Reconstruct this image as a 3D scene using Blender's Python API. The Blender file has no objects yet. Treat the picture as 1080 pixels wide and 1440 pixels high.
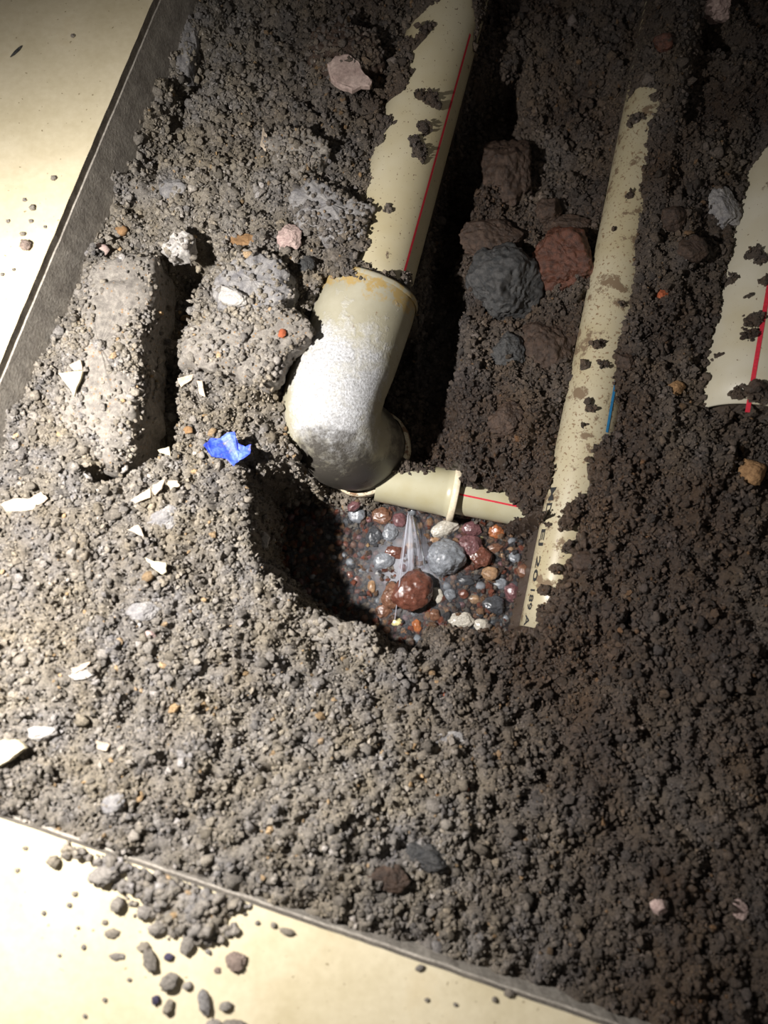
import bpy, math
import numpy as np
from mathutils import Vector

# ------------------------------------------------------------------ camera, world, light, exposure
sc = bpy.context.scene
COL = sc.collection
CAM_H, TILT, FPX = 0.60, math.radians(12.0), 1088.0
cam = bpy.data.cameras.new('camera'); camo = bpy.data.objects.new('camera', cam); COL.objects.link(camo)
camo.location = (0, 0, CAM_H); camo.rotation_euler = (TILT, 0, 0)
cam.sensor_fit = 'VERTICAL'; cam.sensor_height = 36.0; cam.lens = FPX / 1440 * 36.0
cam.clip_start = 0.02; cam.clip_end = 20
cam.dof.use_dof = True; cam.dof.focus_distance = 0.76; cam.dof.aperture_fstop = 3.4
sc.camera = camo

w = bpy.data.worlds.new('room'); sc.world = w; w.use_nodes = True
bg = w.node_tree.nodes['Background']
bg.inputs[0].default_value = (1.0, 0.93, 0.86, 1); bg.inputs[1].default_value = 0.085

LIGHT_POS, LIGHT_W = (-0.35, 0.13, 0.41), 40.0
lt = bpy.data.lights.new('torch', 'SPOT'); lo = bpy.data.objects.new('torch', lt); COL.objects.link(lo)
lt.energy = LIGHT_W; lt.color = (1.0, 0.965, 0.93); lt.shadow_soft_size = 0.010
lt.spot_size = math.radians(125); lt.spot_blend = 1.0
lo.location = LIGHT_POS
lo.rotation_euler = (Vector((-0.22, 0.08, -0.05)) - Vector(LIGHT_POS)).to_track_quat('-Z', 'Y').to_euler()

sc.view_settings.view_transform = 'Standard'; sc.view_settings.look = 'None'
sc.view_settings.gamma = 1.0; sc.view_settings.use_curve_mapping = False
sc.view_settings.exposure = 0.0
sc.cycles.use_denoising = True
sc.cycles.max_bounces = 6; sc.cycles.transparent_max_bounces = 12

# ------------------------------------------------------------------ helpers
rng = np.random.default_rng(7)
CT, ST = math.cos(TILT), math.sin(TILT)
def ray(u, v):
    a, b = (u - 540) / FPX, -(v - 720) / FPX
    return np.array([a, b * CT + ST, b * ST - CT])
def at(u, v, z=0.0):
    d = ray(u, v); t = (z - CAM_H) / d[2]
    return np.array([d[0] * t, d[1] * t, z])

def hash01(*ks):
    h = np.zeros(np.broadcast(*ks).shape, dtype=np.uint64) + np.uint64(1469598103)
    for i, k in enumerate(ks):
        h = (h ^ (np.asarray(k).astype(np.int64).astype(np.uint64) * np.uint64(0x9E3779B97F4A7C15 + 2 * i))) * np.uint64(0xBF58476D1CE4E5B9)
        h ^= h >> np.uint64(29)
    h = h * np.uint64(0x94D049BB133111EB); h ^= h >> np.uint64(32)
    return (h & np.uint64(0xFFFFFF)).astype(np.float64) / float(0xFFFFFF)
def sm(t): return t * t * (3 - 2 * t)
def vnoise(P, seed=0):                      # P (...,D) value noise in -1..1
    F = np.floor(P); f = sm(P - F); F = F.astype(np.int64); D = P.shape[-1]; r = 0
    for c in range(2 ** D):
        wgt = 1; ks = []
        for d in range(D):
            b = (c >> d) & 1; ks.append(F[..., d] + b)
            wgt = wgt * (f[..., d] if b else 1 - f[..., d])
        r = r + wgt * hash01(*ks, np.full(F.shape[:-1], seed))
    return r * 2 - 1
def fbm(P, seed=0, octv=3):
    r = 0; a = 1; s = 0
    for o in range(octv):
        r = r + a * vnoise(P * 2 ** o + 17.3 * o, seed + o); s += a; a *= .5
    return r / s
def worley(P, seed=0):                      # 2D: nearest feature distance
    F = np.floor(P).astype(np.int64); best = np.full(P.shape[:-1], 9.0)
    for i in (-1, 0, 1):
        for j in (-1, 0, 1):
            gx, gy = F[..., 0] + i, F[..., 1] + j
            s = np.full(gx.shape, seed)
            dx = gx + hash01(gx, gy, s) - P[..., 0]; dy = gy + hash01(gx, gy, s + 5) - P[..., 1]
            best = np.minimum(best, np.sqrt(dx * dx + dy * dy))
    return best
def smoothstep(a, b, x): return sm(np.clip((x - a) / (b - a), 0, 1))
def sdpoly(X, Y, poly):                     # signed distance, positive inside
    d = np.full(X.shape, 1e9); ins = np.zeros(X.shape, bool); n = len(poly)
    for i in range(n):
        x0, y0 = poly[i][:2]; x1, y1 = poly[(i + 1) % n][:2]
        ex, ey = x1 - x0, y1 - y0
        t = np.clip(((X - x0) * ex + (Y - y0) * ey) / (ex * ex + ey * ey + 1e-12), 0, 1)
        d = np.minimum(d, np.hypot(X - x0 - t * ex, Y - y0 - t * ey))
        c = (y0 > Y) != (y1 > Y)
        with np.errstate(divide='ignore', invalid='ignore'):
            xi = x0 + (Y - y0) / (y1 - y0 if y1 != y0 else 1e-9) * ex
        ins ^= c & (X < xi)
    return np.where(ins, d, -d)
def pxpoly(pts, z): return [at(p[0], p[1], z) for p in pts]

def mesh_np(name, V, F, mat=None, smooth=True, col=None, wet=None):
    V = np.asarray(V, np.float32); me = bpy.data.meshes.new(name)
    if isinstance(F, np.ndarray):
        k = F.shape[1]; nf = len(F)
        me.vertices.add(len(V)); me.vertices.foreach_set('co', V.ravel())
        me.loops.add(nf * k); me.loops.foreach_set('vertex_index', F.astype(np.int32).ravel())
        me.polygons.add(nf); me.polygons.foreach_set('loop_start', np.arange(0, nf * k, k, dtype=np.int32))
        me.update(calc_edges=True)
    else:
        me.from_pydata([tuple(map(float, v)) for v in V], [], F)
    me.polygons.foreach_set('use_smooth', np.full(len(me.polygons), smooth))
    if col is not None:
        a = me.attributes.new('Col', 'FLOAT_COLOR', 'POINT')
        c = np.ones((len(V), 4), np.float32); c[:, :3] = col; a.data.foreach_set('color', c.ravel())
    if wet is not None:
        a = me.attributes.new('Wet', 'FLOAT', 'POINT'); a.data.foreach_set('value', np.asarray(wet, np.float32))
    if mat: me.materials.append(mat)
    me.update()
    return me
def link(name, me, parent=None, loc=None):
    o = bpy.data.objects.new(name, me); COL.objects.link(o)
    if parent is not None: o.parent = parent
    if loc is not None: o.location = [float(c) for c in loc]
    return o
def tag(o, label=None, cat=None, group=None, kind=None):
    if label: o['label'] = label
    if cat: o['category'] = cat
    if group: o['group'] = group
    if kind: o['kind'] = kind
    return o
def empty(name, loc):
    o = bpy.data.objects.new(name, None); COL.objects.link(o); o.location = [float(c) for c in loc]
    o.empty_display_size = 0.01
    return o

def ico(sub):
    t = (1 + 5 ** .5) / 2
    V = [(-1, t, 0), (1, t, 0), (-1, -t, 0), (1, -t, 0), (0, -1, t), (0, 1, t), (0, -1, -t), (0, 1, -t), (t, 0, -1), (t, 0, 1), (-t, 0, -1), (-t, 0, 1)]
    F = [(0, 11, 5), (0, 5, 1), (0, 1, 7), (0, 7, 10), (0, 10, 11), (1, 5, 9), (5, 11, 4), (11, 10, 2), (10, 7, 6), (7, 1, 8), (3, 9, 4), (3, 4, 2), (3, 2, 6), (3, 6, 8), (3, 8, 9), (4, 9, 5), (2, 4, 11), (6, 2, 10), (8, 6, 7), (9, 8, 1)]
    V = [np.array(v) / np.linalg.norm(v) for v in V]
    for _ in range(sub):
        cache = {}; G = []
        def mid(a, b):
            k = (min(a, b), max(a, b))
            if k not in cache:
                m = V[a] + V[b]; V.append(m / np.linalg.norm(m)); cache[k] = len(V) - 1
            return cache[k]
        for a, b, c in F:
            ab, bc, ca = mid(a, b), mid(b, c), mid(c, a)
            G += [(a, ab, ca), (b, bc, ab), (c, ca, bc), (ab, bc, ca)]
        F = G
    return np.array(V), np.array(F)
ICO = {k: ico(k) for k in range(6)}

def srgb(r, g, b):
    c = np.array([r, g, b]) / 255.0
    return tuple(np.where(c <= .04045, c / 12.92, ((c + .055) / 1.055) ** 2.4))

# ------------------------------------------------------------------ materials
def newmat(name):
    m = bpy.data.materials.new(name); m.use_nodes = True
    nt = m.node_tree; return m, nt, nt.nodes, nt.links, nt.nodes['Principled BSDF']
def noise_node(nt, scale, detail=4, rough=.6, coord='Object'):
    tc = nt.nodes.new('ShaderNodeTexCoord'); n = nt.nodes.new('ShaderNodeTexNoise')
    n.inputs['Scale'].default_value = scale; n.inputs['Detail'].default_value = detail; n.inputs['Roughness'].default_value = rough
    nt.links.new(tc.outputs[coord], n.inputs['Vector']); return n
def ramp(nt, src, stops):
    r = nt.nodes.new('ShaderNodeValToRGB'); nt.links.new(src, r.inputs[0])
    e = r.color_ramp.elements
    while len(e) < len(stops): e.new(0.5)
    for i, (p, c) in enumerate(stops): e[i].position = p; e[i].color = (*c, 1) if len(c) == 3 else c
    return r
def mix(nt, fac, a, b, mode='MIX'):
    m = nt.nodes.new('ShaderNodeMix'); m.data_type = 'RGBA'; m.blend_type = mode
    for s, v in ((m.inputs[0], fac), (m.inputs[6], a), (m.inputs[7], b)):
        if hasattr(v, 'links') or isinstance(v, bpy.types.NodeSocket): nt.links.new(v, s)
        elif isinstance(v, (int, float)): s.default_value = v
        else: s.default_value = (*v, 1)
    return m.outputs[2]
def bump(nt, src, bsdf, strength, dist, prev=None):
    b = nt.nodes.new('ShaderNodeBump'); b.inputs['Strength'].default_value = strength; b.inputs['Distance'].default_value = dist
    nt.links.new(src, b.inputs['Height'])
    if prev: nt.links.new(prev, b.inputs['Normal'])
    nt.links.new(b.outputs[0], bsdf.inputs['Normal']); return b.outputs[0]

def soil_material():
    m, nt, N, L, B = newmat('soil')
    a = N.new('ShaderNodeAttribute'); a.attribute_name = 'Col'
    wv = N.new('ShaderNodeAttribute'); wv.attribute_name = 'Wet'
    n = noise_node(nt, 700, 4, .75); r = ramp(nt, n.outputs[0], [(.3, (.42, .42, .42)), (.7, (1.42, 1.40, 1.36))])
    L.new(mix(nt, 1.0, a.outputs['Color'], r.outputs[0], 'MULTIPLY'), B.inputs['Base Color'])
    mr = N.new('ShaderNodeMapRange'); L.new(wv.outputs['Fac'], mr.inputs[0]); mr.inputs[3].default_value = .95; mr.inputs[4].default_value = .28
    L.new(mr.outputs[0], B.inputs['Roughness'])
    mr2 = N.new('ShaderNodeMapRange'); L.new(wv.outputs['Fac'], mr2.inputs[0]); mr2.inputs[3].default_value = .15; mr2.inputs[4].default_value = .6
    L.new(mr2.outputs[0], B.inputs['Specular IOR Level'])
    bump(nt, noise_node(nt, 1100, 4, .75).outputs[0], B, 1.0, .0016)
    return m
SOIL = soil_material()

def rock_material(name, c1, c2, rough=.9, scale=120, bumpd=.0008, spec=.3, speck=None, coat=0):
    m, nt, N, L, B = newmat(name)
    n = noise_node(nt, scale, 5, .65); r = ramp(nt, n.outputs[0], [(.32, c1), (.68, c2)])
    out = r.outputs[0]
    n2 = noise_node(nt, scale * 6, 3, .7); r2 = ramp(nt, n2.outputs[0], [(.3, (.6, .6, .6)), (.7, (1.25, 1.25, 1.25))])
    out = mix(nt, .8, out, r2.outputs[0], 'MULTIPLY')
    if speck:
        v = N.new('ShaderNodeTexVoronoi'); v.inputs['Scale'].default_value = 190
        tc = N.new('ShaderNodeTexCoord'); L.new(tc.outputs['Object'], v.inputs['Vector'])
        rs = ramp(nt, v.outputs['Distance'], [(.12, (1, 1, 1)), (.2, (0, 0, 0))])
        out = mix(nt, rs.outputs[0], out, speck)
    L.new(out, B.inputs['Base Color']); B.inputs['Roughness'].default_value = rough
    B.inputs['Specular IOR Level'].default_value = spec
    if coat: B.inputs['Coat Weight'].default_value = coat; B.inputs['Coat Roughness'].default_value = .06
    bump(nt, n2.outputs[0], B, .8, bumpd)
    return m
def wetstone(name, c, k=.55):
    c = np.array(c); return rock_material(name, tuple(c * k), tuple(np.minimum(c * 1.4, 1)), .22, 140, .0004, .6, None, .7)

M = {}
M['grey_stone'] = rock_material('grey_stone', srgb(112, 110, 112), srgb(160, 156, 152), .95)
M['light_stone'] = rock_material('light_stone', srgb(160, 155, 152), srgb(205, 200, 192), .9)
M['pink_stone'] = rock_material('pink_stone', srgb(165, 140, 135), srgb(200, 178, 168), .8)
M['concrete'] = rock_material('concrete_lump', srgb(118, 112, 106), srgb(165, 158, 148), .95, 200, .0012, .2, srgb(150, 120, 85))
M['brown_stone'] = rock_material('brown_stone', srgb(52, 42, 36), srgb(88, 70, 58), .5, 150, .0015, .4)
M['red_stone'] = rock_material('red_stone', srgb(62, 42, 34), srgb(112, 68, 50), .4, 150, .0014, .5)
M['dark_stone'] = rock_material('dark_stone', srgb(42, 44, 46), srgb(84, 82, 80), .5, 150, .0015, .5)
M['brick'] = rock_material('brick_red', srgb(150, 75, 45), srgb(185, 105, 70), .8)
M['ochre'] = rock_material('ochre_stone', srgb(120, 90, 60), srgb(165, 130, 92), .8)
M['shard'] = rock_material('tile_shard', srgb(178, 160, 140), srgb(205, 190, 170), .75, 60, .0002)
M['cream_shard'] = rock_material('cream_shard', srgb(205, 195, 165), srgb(232, 222, 192), .6, 60, .0001)
M['shell'] = rock_material('pinkish_shard', srgb(158, 136, 128), srgb(186, 166, 156), .7, 50, .0003)
M['wet_grey'] = wetstone('wet_grey', srgb(128, 132, 138)); M['wet_red'] = wetstone('wet_red', srgb(104, 64, 52))
M['wet_brown'] = wetstone('wet_brown', srgb(118, 84, 66)); M['wet_dark'] = wetstone('wet_dark', srgb(70, 72, 76))
M['wet_tan'] = wetstone('wet_tan', srgb(160, 128, 98)); M['wet_pale'] = wetstone('wet_pale', srgb(178, 172, 160), .75)
M['wet_purple'] = wetstone('wet_purple', srgb(112, 78, 80)); M['wet_orange'] = wetstone('wet_orange', srgb(160, 98, 60))
M['wet_yellow'] = wetstone('wet_yellow', srgb(205, 195, 140), .85)

def plastic(name, base, mud, mudthr=.62, speckthr=.66, rough=.38, scale=38):
    m, nt, N, L, B = newmat(name)
    n = noise_node(nt, scale, 6, .68); r = ramp(nt, n.outputs[0], [(mudthr, (0, 0, 0)), (mudthr + .05, (1, 1, 1))])
    s = noise_node(nt, scale * 9, 2, .6); rs = ramp(nt, s.outputs[0], [(speckthr, (0, 0, 0)), (speckthr + .04, (1, 1, 1))])
    y = noise_node(nt, scale * .5, 3, .5); ry = ramp(nt, y.outputs[0], [(.35, base), (.75, tuple(np.array(base) * np.array([.84, .79, .66])))])
    o = mix(nt, rs.outputs[0], ry.outputs[0], tuple(np.array(mud) * 1.3))
    o = mix(nt, r.outputs[0], o, mud)
    L.new(o, B.inputs['Base Color'])
    rr = ramp(nt, r.outputs[0], [(0, (rough,) * 3), (1, (.8,) * 3)]); L.new(rr.outputs[0], B.inputs['Roughness'])
    bump(nt, r.outputs[0], B, .5, .0006)
    return m
MUD = srgb(98, 80, 66)
M['pipe'] = plastic('cream_pipe', srgb(192, 183, 156), MUD, .64, .67)
M['pipe_dirty'] = plastic('cream_pipe_dirty', srgb(176, 167, 142), srgb(112, 94, 72), .56, .60)
M['pipe_clean'] = plastic('cream_pipe_clean', srgb(192, 186, 168), MUD, .66, .70)
M['pipe_small'] = plastic('cream_pipe_small', srgb(186, 182, 158), srgb(150, 135, 95), .70, .70, .3, 60)

def simple(name, c, rough=.6, spec=.4):
    m, nt, N, L, B = newmat(name); B.inputs['Roughness'].default_value = rough; B.inputs['Specular IOR Level'].default_value = spec
    n = noise_node(nt, 300, 3); r = ramp(nt, n.outputs[0], [(.3, tuple(np.array(c) * .8)), (.7, tuple(np.minimum(np.array(c) * 1.15, 1)))])
    L.new(r.outputs[0], B.inputs['Base Color']); return m
M['red_line'] = simple('red_print', srgb(196, 40, 58)); M['blue_line'] = simple('blue_print', srgb(50, 130, 180))
M['ink'] = simple('black_print', srgb(45, 45, 45)); M['rim'] = simple('rim_cream', srgb(225, 212, 185), .5)

def elbow_mat():
    m, nt, N, L, B = newmat('elbow_plastic')
    tc = N.new('ShaderNodeTexCoord')
    # chalky white coating on the outer upward face, object space (x along sheet of scene)
    g = noise_node(nt, 60, 6, .7)
    sep = N.new('ShaderNodeSeparateXYZ'); geo = N.new('ShaderNodeAttribute'); geo.attribute_name = 'Chalk'
    ad = N.new('ShaderNodeMath'); ad.operation = 'ADD'; L.new(geo.outputs['Fac'], ad.inputs[0])
    sub = N.new('ShaderNodeMath'); sub.operation = 'MULTIPLY_ADD'; L.new(g.outputs[0], sub.inputs[0]); sub.inputs[1].default_value = 2.2; sub.inputs[2].default_value = -1.1
    L.new(sub.outputs[0], ad.inputs[1])
    rc = ramp(nt, ad.outputs[0], [(.25, (0, 0, 0)), (.95, (1, 1, 1))])
    f = noise_node(nt, 420, 4, .75); rf = ramp(nt, f.outputs[0], [(.3, srgb(138, 136, 134)), (.66, srgb(216, 217, 220))])
    y = noise_node(nt, 30, 4, .6); base = ramp(nt, y.outputs[0], [(.3, srgb(168, 163, 144)), (.7, srgb(148, 142, 120))])
    gl = N.new('ShaderNodeAttribute'); gl.attribute_name = 'Glue'
    gn = noise_node(nt, 90, 4, .7)
    ml = N.new('ShaderNodeMath'); ml.operation = 'MULTIPLY'; L.new(gl.outputs['Fac'], ml.inputs[0]); L.new(gn.outputs[0], ml.inputs[1])
    rg = ramp(nt, ml.outputs[0], [(.40, (0, 0, 0)), (.5, (1, 1, 1))])
    o = mix(nt, rg.outputs[0], base.outputs[0], srgb(166, 142, 92))
    d = noise_node(nt, 75, 5, .7); rd = ramp(nt, d.outputs[0], [(.64, (0, 0, 0)), (.7, (1, 1, 1))])
    o = mix(nt, rd.outputs[0], o, srgb(120, 96, 72))
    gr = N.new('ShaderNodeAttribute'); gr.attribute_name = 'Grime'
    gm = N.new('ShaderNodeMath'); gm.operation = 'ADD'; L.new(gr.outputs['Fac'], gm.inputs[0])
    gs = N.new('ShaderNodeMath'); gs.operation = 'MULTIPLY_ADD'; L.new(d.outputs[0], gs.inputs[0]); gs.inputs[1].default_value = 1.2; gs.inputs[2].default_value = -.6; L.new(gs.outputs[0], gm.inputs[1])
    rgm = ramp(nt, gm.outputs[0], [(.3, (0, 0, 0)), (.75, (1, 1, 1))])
    o = mix(nt, rc.outputs[0], o, rf.outputs[0])
    o = mix(nt, rgm.outputs[0], o, srgb(74, 70, 64))  # dark tone for the grime and the shade painted in with it
    L.new(o, B.inputs['Base Color']); rr = ramp(nt, rc.outputs[0], [(0, (.4,) * 3), (1, (.75,) * 3)]); L.new(rr.outputs[0], B.inputs['Roughness'])
    mu = N.new('ShaderNodeMath'); mu.operation = 'MULTIPLY'; L.new(rc.outputs[0], mu.inputs[0]); L.new(f.outputs[0], mu.inputs[1])
    bump(nt, mu.outputs[0], B, .9, .0015)
    return m
M['elbow'] = elbow_mat()

def tile_mat():
    m, nt, N, L, B = newmat('cream_tile')
    a = noise_node(nt, 9, 7, .6, 'Object'); r = ramp(nt, a.outputs[0], [(.3, srgb(205, 192, 158)), (.55, srgb(224, 212, 182)), (.75, srgb(216, 198, 160))])
    b = noise_node(nt, 160, 4, .6); rb = ramp(nt, b.outputs[0], [(.3, (.93, .92, .9)), (.7, (1.03, 1.03, 1.03))])
    o = mix(nt, 1, r.outputs[0], rb.outputs[0], 'MULTIPLY')
    v = noise_node(nt, 240, 2, .5); rv = ramp(nt, v.outputs[0], [(.70, (0, 0, 0)), (.74, (1, 1, 1))])
    o = mix(nt, rv.outputs[0], o, srgb(150, 135, 105))
    L.new(o, B.inputs['Base Color']); B.inputs['Roughness'].default_value = .32; B.inputs['Specular IOR Level'].default_value = .4
    bump(nt, b.outputs[0], B, .15, .0004); return m
M['tile'] = tile_mat()
M['mortar'] = rock_material('cut_mortar', srgb(148, 141, 132), srgb(184, 177, 166), .9, 60, .0006)

# ------------------------------------------------------------------ layout: pipes
class Cyl:
    def __init__(s, a, b, r): s.a, s.b, s.r = np.array(a), np.array(b), r; s.L = np.linalg.norm(s.b - s.a); s.d = (s.b - s.a) / s.L
    def ext(s, t0, t1): return Cyl(s.a - s.d * t0, s.b + s.d * t1, s.r)
    def hit(s, u, v):
        o = np.array([0, 0, CAM_H]); D = ray(u, v); D = D / np.linalg.norm(D)
        oc = o - s.a; dp = D - s.d * (D @ s.d); op = oc - s.d * (oc @ s.d)
        A = dp @ dp; B = 2 * dp @ op; C = op @ op - s.r ** 2; q = B * B - 4 * A * C
        t = (-B - math.sqrt(max(q, 0))) / (2 * A); p = o + D * t
        k = (p - s.a) @ s.d; n = p - (s.a + s.d * k); return p, n / np.linalg.norm(n), k
    def top(s, X, Y):                        # surface height over x,y (nan outside)
        dxy = s.d[:2] / np.linalg.norm(s.d[:2]); nx, ny = -dxy[1], dxy[0]
        e = (X - s.a[0]) * nx + (Y - s.a[1]) * ny
        k = ((X - s.a[0]) * dxy[0] + (Y - s.a[1]) * dxy[1]) / np.linalg.norm(s.d[:2])
        z = s.a[2] + k * s.d[2]; c = np.sqrt(max(1 - s.d[2] ** 2, .01))
        h = np.sqrt(np.maximum(s.r ** 2 - e ** 2, 0)) / c
        ok = (np.abs(e) < s.r * .98) & (k > 0) & (k < s.L)
        return np.where(ok, z + h, np.nan)
P1 = Cyl(at(518, 427, -.092), at(624, 43, -.088), .0375).ext(0.0, .22)
P2 = Cyl(at(777, 867, -.138), at(906, 207, -.105), .0285).ext(.015, .30)
P3 = Cyl(at(1062, 560, -.100), at(1126, 190, -.100), .055).ext(.03, .35)
P4 = Cyl(at(532, 674, -.181), at(762, 718, -.183), .0205).ext(.0, .012)
P4c = Cyl(P4.a, P4.a + P4.d * .084, .0245)
EXP = [
 (P1, [(560, 60), (600, 8), (628, -10), (665, -10), (668, 60), (660, 130), (640, 230), (612, 330), (596, 420), (575, 436), (560, 412), (530, 392), (512, 385), (508, 360), (520, 345), (512, 330), (523, 315), (517, 280), (520, 225), (530, 205), (545, 175), (538, 150), (550, 140), (572, 125), (580, 75), (600, 50)], -.055,
   [(606, 140, 13), (590, 135, 8), (596, 180, 10), (590, 215, 12), (585, 200, 9), (546, 295, 6), (541, 175, 12), (534, 200, 8), (515, 375, 7), (518, 342, 6), (575, 400, 14), (600, 40, 9), (540, 396, 11), (522, 390, 11), (558, 402, 11), (590, 424, 12)]),
 (P2, [(932, 125), (925, 150), (912, 180), (909, 230), (897, 268), (905, 290), (892, 335), (890, 400), (882, 450), (866, 485), (864, 545), (872, 560), (868, 600), (838, 632), (826, 655), (827, 700), (812, 745), (808, 765), (795, 800), (786, 822), (770, 845), (757, 860), (757, 885), (738, 900), (700, 900), (740, 700), (800, 400), (850, 190), (895, 125)], -.085,
   [(922, 137, 8), (893, 168, 9), (885, 275, 6), (864, 322, 4), (873, 427, 5), (842, 485, 7), (823, 515, 8), (850, 512, 7), (829, 575, 7), (821, 597, 5), (806, 722, 13), (798, 735, 11), (815, 705, 7), (797, 772, 8), (780, 800, 7), (765, 830, 8), (782, 838, 6), (868, 565, 4), (772, 737, 5)]),
 (P3, [(1085, 195), (1058, 235), (1037, 272), (1022, 330), (1015, 375), (1000, 420), (1000, 470), (985, 510), (976, 555), (1000, 576), (1045, 572), (1062, 560), (1070, 555), (1130, 555), (1180, 400), (1180, 195)], -.06,
   [(1060, 355, 9), (1072, 365, 8), (1060, 450, 11), (1055, 470, 8), (1010, 500, 6), (1035, 555, 9), (1027, 395, 6), (1075, 395, 6), (1052, 417, 4), (1066, 552, 12)]),
 (P4, [(480, 650), (545, 668), (600, 670), (634, 658), (642, 664), (646, 682), (662, 688), (672, 681), (690, 690), (706, 690), (722, 706), (735, 722), (752, 727), (765, 735), (765, 775), (500, 775)], -.165, [(620, 690, 0)]),
]
EXP = EXP[3:] + EXP[:3]

# ------------------------------------------------------------------ soil height field
T0 = at(0, 510, 0); T1 = at(215, 0, 0)
dl = (T1 - T0)[:2]; dl /= np.linalg.norm(dl)                     # along left tile edge
B0 = at(0, 1150, 0); B1 = at(800, 1425, 0)
db = (B1 - B0)[:2]; db /= np.linalg.norm(db)
def side(X, Y, p, d): return (X - p[0]) * d[1] - (Y - p[1]) * d[0]   # >0 to the right of direction d
X0, X1, Y0, Y1, ST_ = -.50, .58, -.42, .86, .0021
xs = np.arange(X0, X1, ST_); ys = np.arange(Y0, Y1, ST_)
GX, GY = np.meshgrid(xs, ys)
CTRL = [(250, 40, -.085), (215, 150, -.082), (190, 220, -.078), (150, 320, -.075), (110, 400, -.055), (60, 540, -.05), (20, 600, -.04), (-30, 700, -.035),
 (330, 60, -.075), (300, 150, -.06), (260, 260, -.055), (350, 250, -.055), (420, 180, -.058), (430, 60, -.075), (500, 60, -.078), (480, 130, -.065), (540, 100, -.075), (450, 300, -.058), (350, 370, -.055), (300, 480, -.058), (330, 560, -.062), (400, 600, -.09), (370, 640, -.072), (300, 640, -.055),
 (100, 640, -.035), (230, 720, -.048), (60, 800, -.022), (200, 820, -.035), (320, 800, -.058), (20, 950, -.012), (200, 950, -.026), (330, 920, -.045), (400, 960, -.052), (480, 900, -.07), (550, 950, -.068),
 (20, 1090, -.006), (150, 1150, -.006), (250, 1080, -.014), (380, 1050, -.03), (350, 1200, -.008), (480, 1200, -.018), (450, 1260, -.016), (560, 1080, -.045), (600, 1200, -.034), (620, 1320, -.03), (700, 1100, -.05), (800, 1200, -.045), (900, 1300, -.035), (830, 1420, -.03), (1000, 1400, -.03), (1000, 1200, -.04),
 (640, 960, -.07), (740, 930, -.095), (720, 980, -.08), (800, 930, -.082), (835, 830, -.088), (850, 740, -.088), (890, 660, -.082), (900, 1000, -.062), (1050, 950, -.05), (880, 850, -.075), (1000, 800, -.06), (900, 720, -.075), (1000, 680, -.065), (880, 600, -.082), (950, 560, -.075), (985, 480, -.088), (955, 540, -.086), (995, 400, -.086), (1020, 300, -.082), (920, 450, -.078), (960, 350, -.068), (930, 250, -.075), (990, 200, -.065), (1060, 120, -.06), (1000, 60, -.075), (960, 130, -.09),
 (850, 60, -.115), (770, 40, -.122), (710, 40, -.125), (790, 150, -.138), (750, 240, -.15), (830, 230, -.14), (800, 330, -.135), (720, 380, -.14), (700, 460, -.14), (780, 480, -.135), (740, 560, -.128), (680, 600, -.135), (780, 620, -.135), (700, 660, -.14)]
C = np.array([at(*c) for c in CTRL])
num = 0; den = 0
for c in C:
    wgt = 1 / ((GX - c[0]) ** 2 + (GY - c[1]) ** 2 + .0004) ** 1.7
    num = num + wgt * c[2]; den = den + wgt
Z = num / den
P2d = np.stack([GX, GY], -1)
warp = np.stack([fbm(P2d * 45, 31, 3), fbm(P2d * 45, 47, 3)], -1) * .010
WX, WY = GX + warp[..., 0], GY + warp[..., 1]
PITS = [  # polygon, reference z, floor z, wall width
 ([(225, 20), (262, 30), (300, 90), (268, 160), (240, 225), (190, 300), (140, 350), (115, 385), (140, 320), (185, 230), (212, 130)], -.07, -.108, .010),
 ([(216, 345), (250, 325), (290, 325), (300, 350), (268, 415), (244, 480), (252, 560), (248, 625), (205, 655), (150, 690), (122, 668), (175, 625), (192, 560), (200, 470), (206, 420)], -.05, -.125, .010),
 ([(655, 120), (690, 90), (745, 60), (760, 150), (700, 190), (676, 250), (664, 320), (655, 450), (650, 560), (640, 650), (600, 670), (560, 660), (580, 560), (590, 430), (620, 270)], -.10, -.19, .016),
 ([(470, 400), (590, 435), (600, 500), (585, 620), (590, 660), (560, 700), (500, 705), (450, 680), (412, 640), (405, 560), (425, 500), (440, 440)], -.09, -.185, .014),
 ([(375, 520), (405, 500), (438, 465), (450, 500), (400, 545), (380, 550)], -.06, -.10, .008),
 ([(360, 672), (420, 660), (480, 680), (560, 662), (640, 660), (700, 690), (783, 730), (766, 860), (752, 890), (690, 895), (625, 888), (605, 915), (585, 930), (530, 905), (480, 880), (430, 862), (390, 815), (366, 740)], -.10, -.207, .014),
 ([(965, 45), (1010, 20), (1050, 40), (1035, 60), (960, 65)], -.07, -.11, .008),
]
PITSD = []
for k, (pl, zr, zf, wd) in enumerate(PITS):
    sd = sdpoly(WX, WY, pxpoly(pl, zr)); PITSD.append(sd)
    m_ = smoothstep(-wd * .35, wd * .65, sd)
    Z = Z * (1 - m_) + np.minimum(Z, zf) * m_
HOLE = PITSD[5]
gravel_mask = smoothstep(.004, .018, HOLE)
rough_amp = 1 - .6 * gravel_mask
cl = worley(P2d * 55 + fbm(P2d * 120, 3, 2)[..., None] * .25, 11); cl2 = worley(P2d * 125 + fbm(P2d * 200, 8, 2)[..., None] * .2, 23)
Z = Z + rough_amp * (fbm(P2d * 28, 1, 4) * .007 + (.45 - cl) * .014 + (.45 - cl2) * .0055 - smoothstep(.5, .8, cl2) * .004 - smoothstep(.2, .6, fbm(P2d * 70, 301, 2)) * .005 + fbm(P2d * 260, 5, 2) * .0012)
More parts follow.
